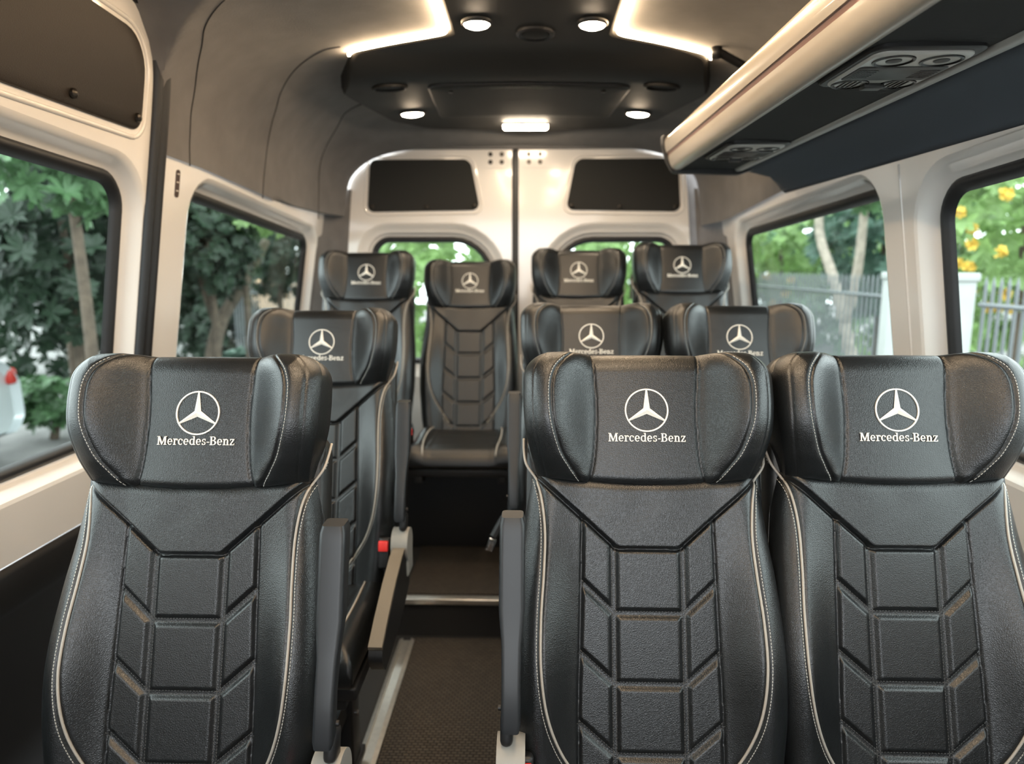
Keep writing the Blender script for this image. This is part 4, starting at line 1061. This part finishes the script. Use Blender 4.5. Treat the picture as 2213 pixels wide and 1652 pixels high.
for sx in (-1, 1):
    mb = MB(); q2 = fillet([(-.95, .95), (1.2, .95), (.95, 1.16), (.5, 1.33), (-.42, 1.29)], .06, 5)
    P = np.column_stack([CARX+sx*(.868-np.clip(q2[:, 1]-.9, 0, 1)*.35), CARY+q2[:, 0], GZ+q2[:, 1]]); mb.loft([P, P-np.array([sx*.03, 0, 0])], True, True, True); recalc(mb.build('side_window', 'carglass', car, sharp=30))
    for y in (-1.25, 1.28):
        mb = MB(); mb.cyl((CARX+sx*.70, CARY+y, GZ+.31), (CARX+sx*.89, CARY+y, GZ+.31), .31, n=36); w = mb.build('wheel', 'tyre', car)
        mb = MB(); mb.cyl((CARX+sx*.88, CARY+y, GZ+.31), (CARX+sx*.90, CARY+y, GZ+.31), .20, n=30)
        for k in range(5): a = k*2*PI/5; mb.cyl((CARX+sx*.90, CARY+y, GZ+.31), (CARX+sx*.905, CARY+y+.18*math.cos(a), GZ+.31+.18*math.sin(a)), .03, n=8)
        mb.build('rim', 'chrome', w)
    mb = MB(); mb.box((CARX+sx*.79, CARY+1.93, GZ+.84), (.12, .10, .16), bev=.03); mb.build('tail_lamp', 'tail', car)

# right-hand side: fence, white pillars, flowering trees
GR = 'metal bar fences'
fence((3.05, 6.15), (3.05, 10.6), GZ, 1.78, 50, 'dark grey bar fence seen through the right rear window', group=GR)
fence((3.05, 2.2), (3.05, 4.84), GZ, 1.78, 34, 'dark grey bar fence seen through the right front window', group=GR)
for (x, y, lb) in ((3.05, 5.95, 'white rendered gate pillar at the front edge of the right rear window'), (3.03, 5.07, 'white rendered gate pillar in the right front window under the yellow blossoms')):
    mb = MB(); mb.box((x, y, GZ+.90), (.18, .13, 1.80), bev=.01); mb.box((x, y, GZ+1.82), (.21, .16, .06), bev=.012); o = mb.build('gate_pillar', 'stone_white', None, sharp=30); tag(o, lb, 'pillar', 'white gate pillars')
mb = MB(); mb.box((3.1, 7.0, GZ+.25), (.18, 6.5, .5), bev=.01); o = mb.build('low_wall', 'stone_white', None, sharp=30); tag(o, 'low white wall under the right-hand bar fences', 'wall')
GT2 = 'garden plants beyond the right windows'
plant('flowering_tree', (4.35, 6.40, GZ), 'fine', 2.5, 'leaf_lime', 'green tree full of yellow blossoms in the right front window', 'tree', 'trees outside', flowers=('petal', 99, .042, 21), scale=.95)
plant('flowering_tree', (3.9, 11.2, GZ), 'fine', 2.2, 'leaf_lime', 'yellow-flecked lime green tree at the rear end of the right rear window', 'tree', 'trees outside', flowers=('petal', 24, .045, 22), rz=1.0, scale=.95)
plant('garden_tree', (3.6, 8.0, GZ), 'mid', 3.1, 'leaf_mid', 'leaning pale-barked tree behind the fence in the right rear window', 'tree', 'trees outside', barkm='bark_pale', trunk=[([(0, -.4, 0), (0, -.2, .7), (0, .15, 1.3), (0, .55, 1.8), (0, 1.0, 2.3), (.05, 1.2, 2.9)], .075, .05), ([(0, .1, 1.25), (.05, .0, 1.9), (.05, -.05, 2.9)], .06, .04)], scale=.8)
for x, y, key, cz, lm, rz, sc, lb in [(4.6, 9.4, 'big', 2.3, 'leaf_blue', 2.2, .95, 'blue-green bush behind the forked trunk in the right rear window'),
      (6.6, 17.2, 'wall', 2.0, 'leaf_mid', 1.4, 1.6, 'tall leafy bush furthest back in the right rear window'),
      (3.75, 9.2, 'low', .50, 'leaf_mid', 3.1, .8, 'low green bush behind the fence in the right rear window'),
      (6.9, 11.3, 'wall', 2.0, 'leaf_lime', 3.9, 1.3, 'pale green bush behind the blossoms in the right front window')]:
    plant('garden_shrub', (x, y, GZ), key, cz, lm, lb, 'shrub', GT2, rz=rz, scale=sc)
# beyond the rear doors
for x, y, key, cz, lm, rz, sc, lb in [(-1.2, 9.5, 'fine', 2.0, 'leaf_lime', .4, 1.6, 'bright green bush seen through the left rear door window'),
      (1.4, 10.0, 'fine', 2.0, 'leaf_lime', 1.4, 1.6, 'bright green bush seen through the right rear door window')]:
    plant('garden_shrub', (x, y, GZ), key, cz, lm, lb, 'shrub', 'bushes beyond the rear doors', rz=rz, scale=sc)

# ------------------------------------------------------------------ light and camera
w = bpy.data.worlds.new('World'); SC.world = w; w.use_nodes = True
nt = w.node_tree; bg = nt.nodes['Background']; bg.inputs['Color'].default_value = (.90, .96, 1.0, 1); bg.inputs['Strength'].default_value = 5.0

cam = bpy.data.cameras.new('camera'); co = bpy.data.objects.new('camera', cam); COL.objects.link(co); SC.camera = co
F = 1500.; cam.sensor_width = 36; cam.lens = F/2213*36; cam.clip_start = .02; cam.clip_end = 200
yaw = math.atan(43.5/F); pit = math.atan(251/math.hypot(F, 43.5))
co.location = (0, 0, 1.28); co.rotation_euler = (PI/2-pit, 0, yaw)
cam.dof.use_dof = True; cam.dof.focus_distance = 1.06; cam.dof.aperture_fstop = 3.1; cam.dof.aperture_blades = 0
SC.view_settings.view_transform = 'Standard'; SC.view_settings.look = 'None'; SC.view_settings.gamma = 1; SC.view_settings.exposure = 0.5
SC.cycles.max_bounces = 8; SC.cycles.diffuse_bounces = 4; SC.cycles.glossy_bounces = 4; SC.cycles.transparent_max_bounces = 12; SC.cycles.caustics_reflective = False; SC.cycles.caustics_refractive = False
SC.cycles.sample_clamp_indirect = 6
SC.cycles.use_denoising = True
SC.cycles.adaptive_threshold = .04
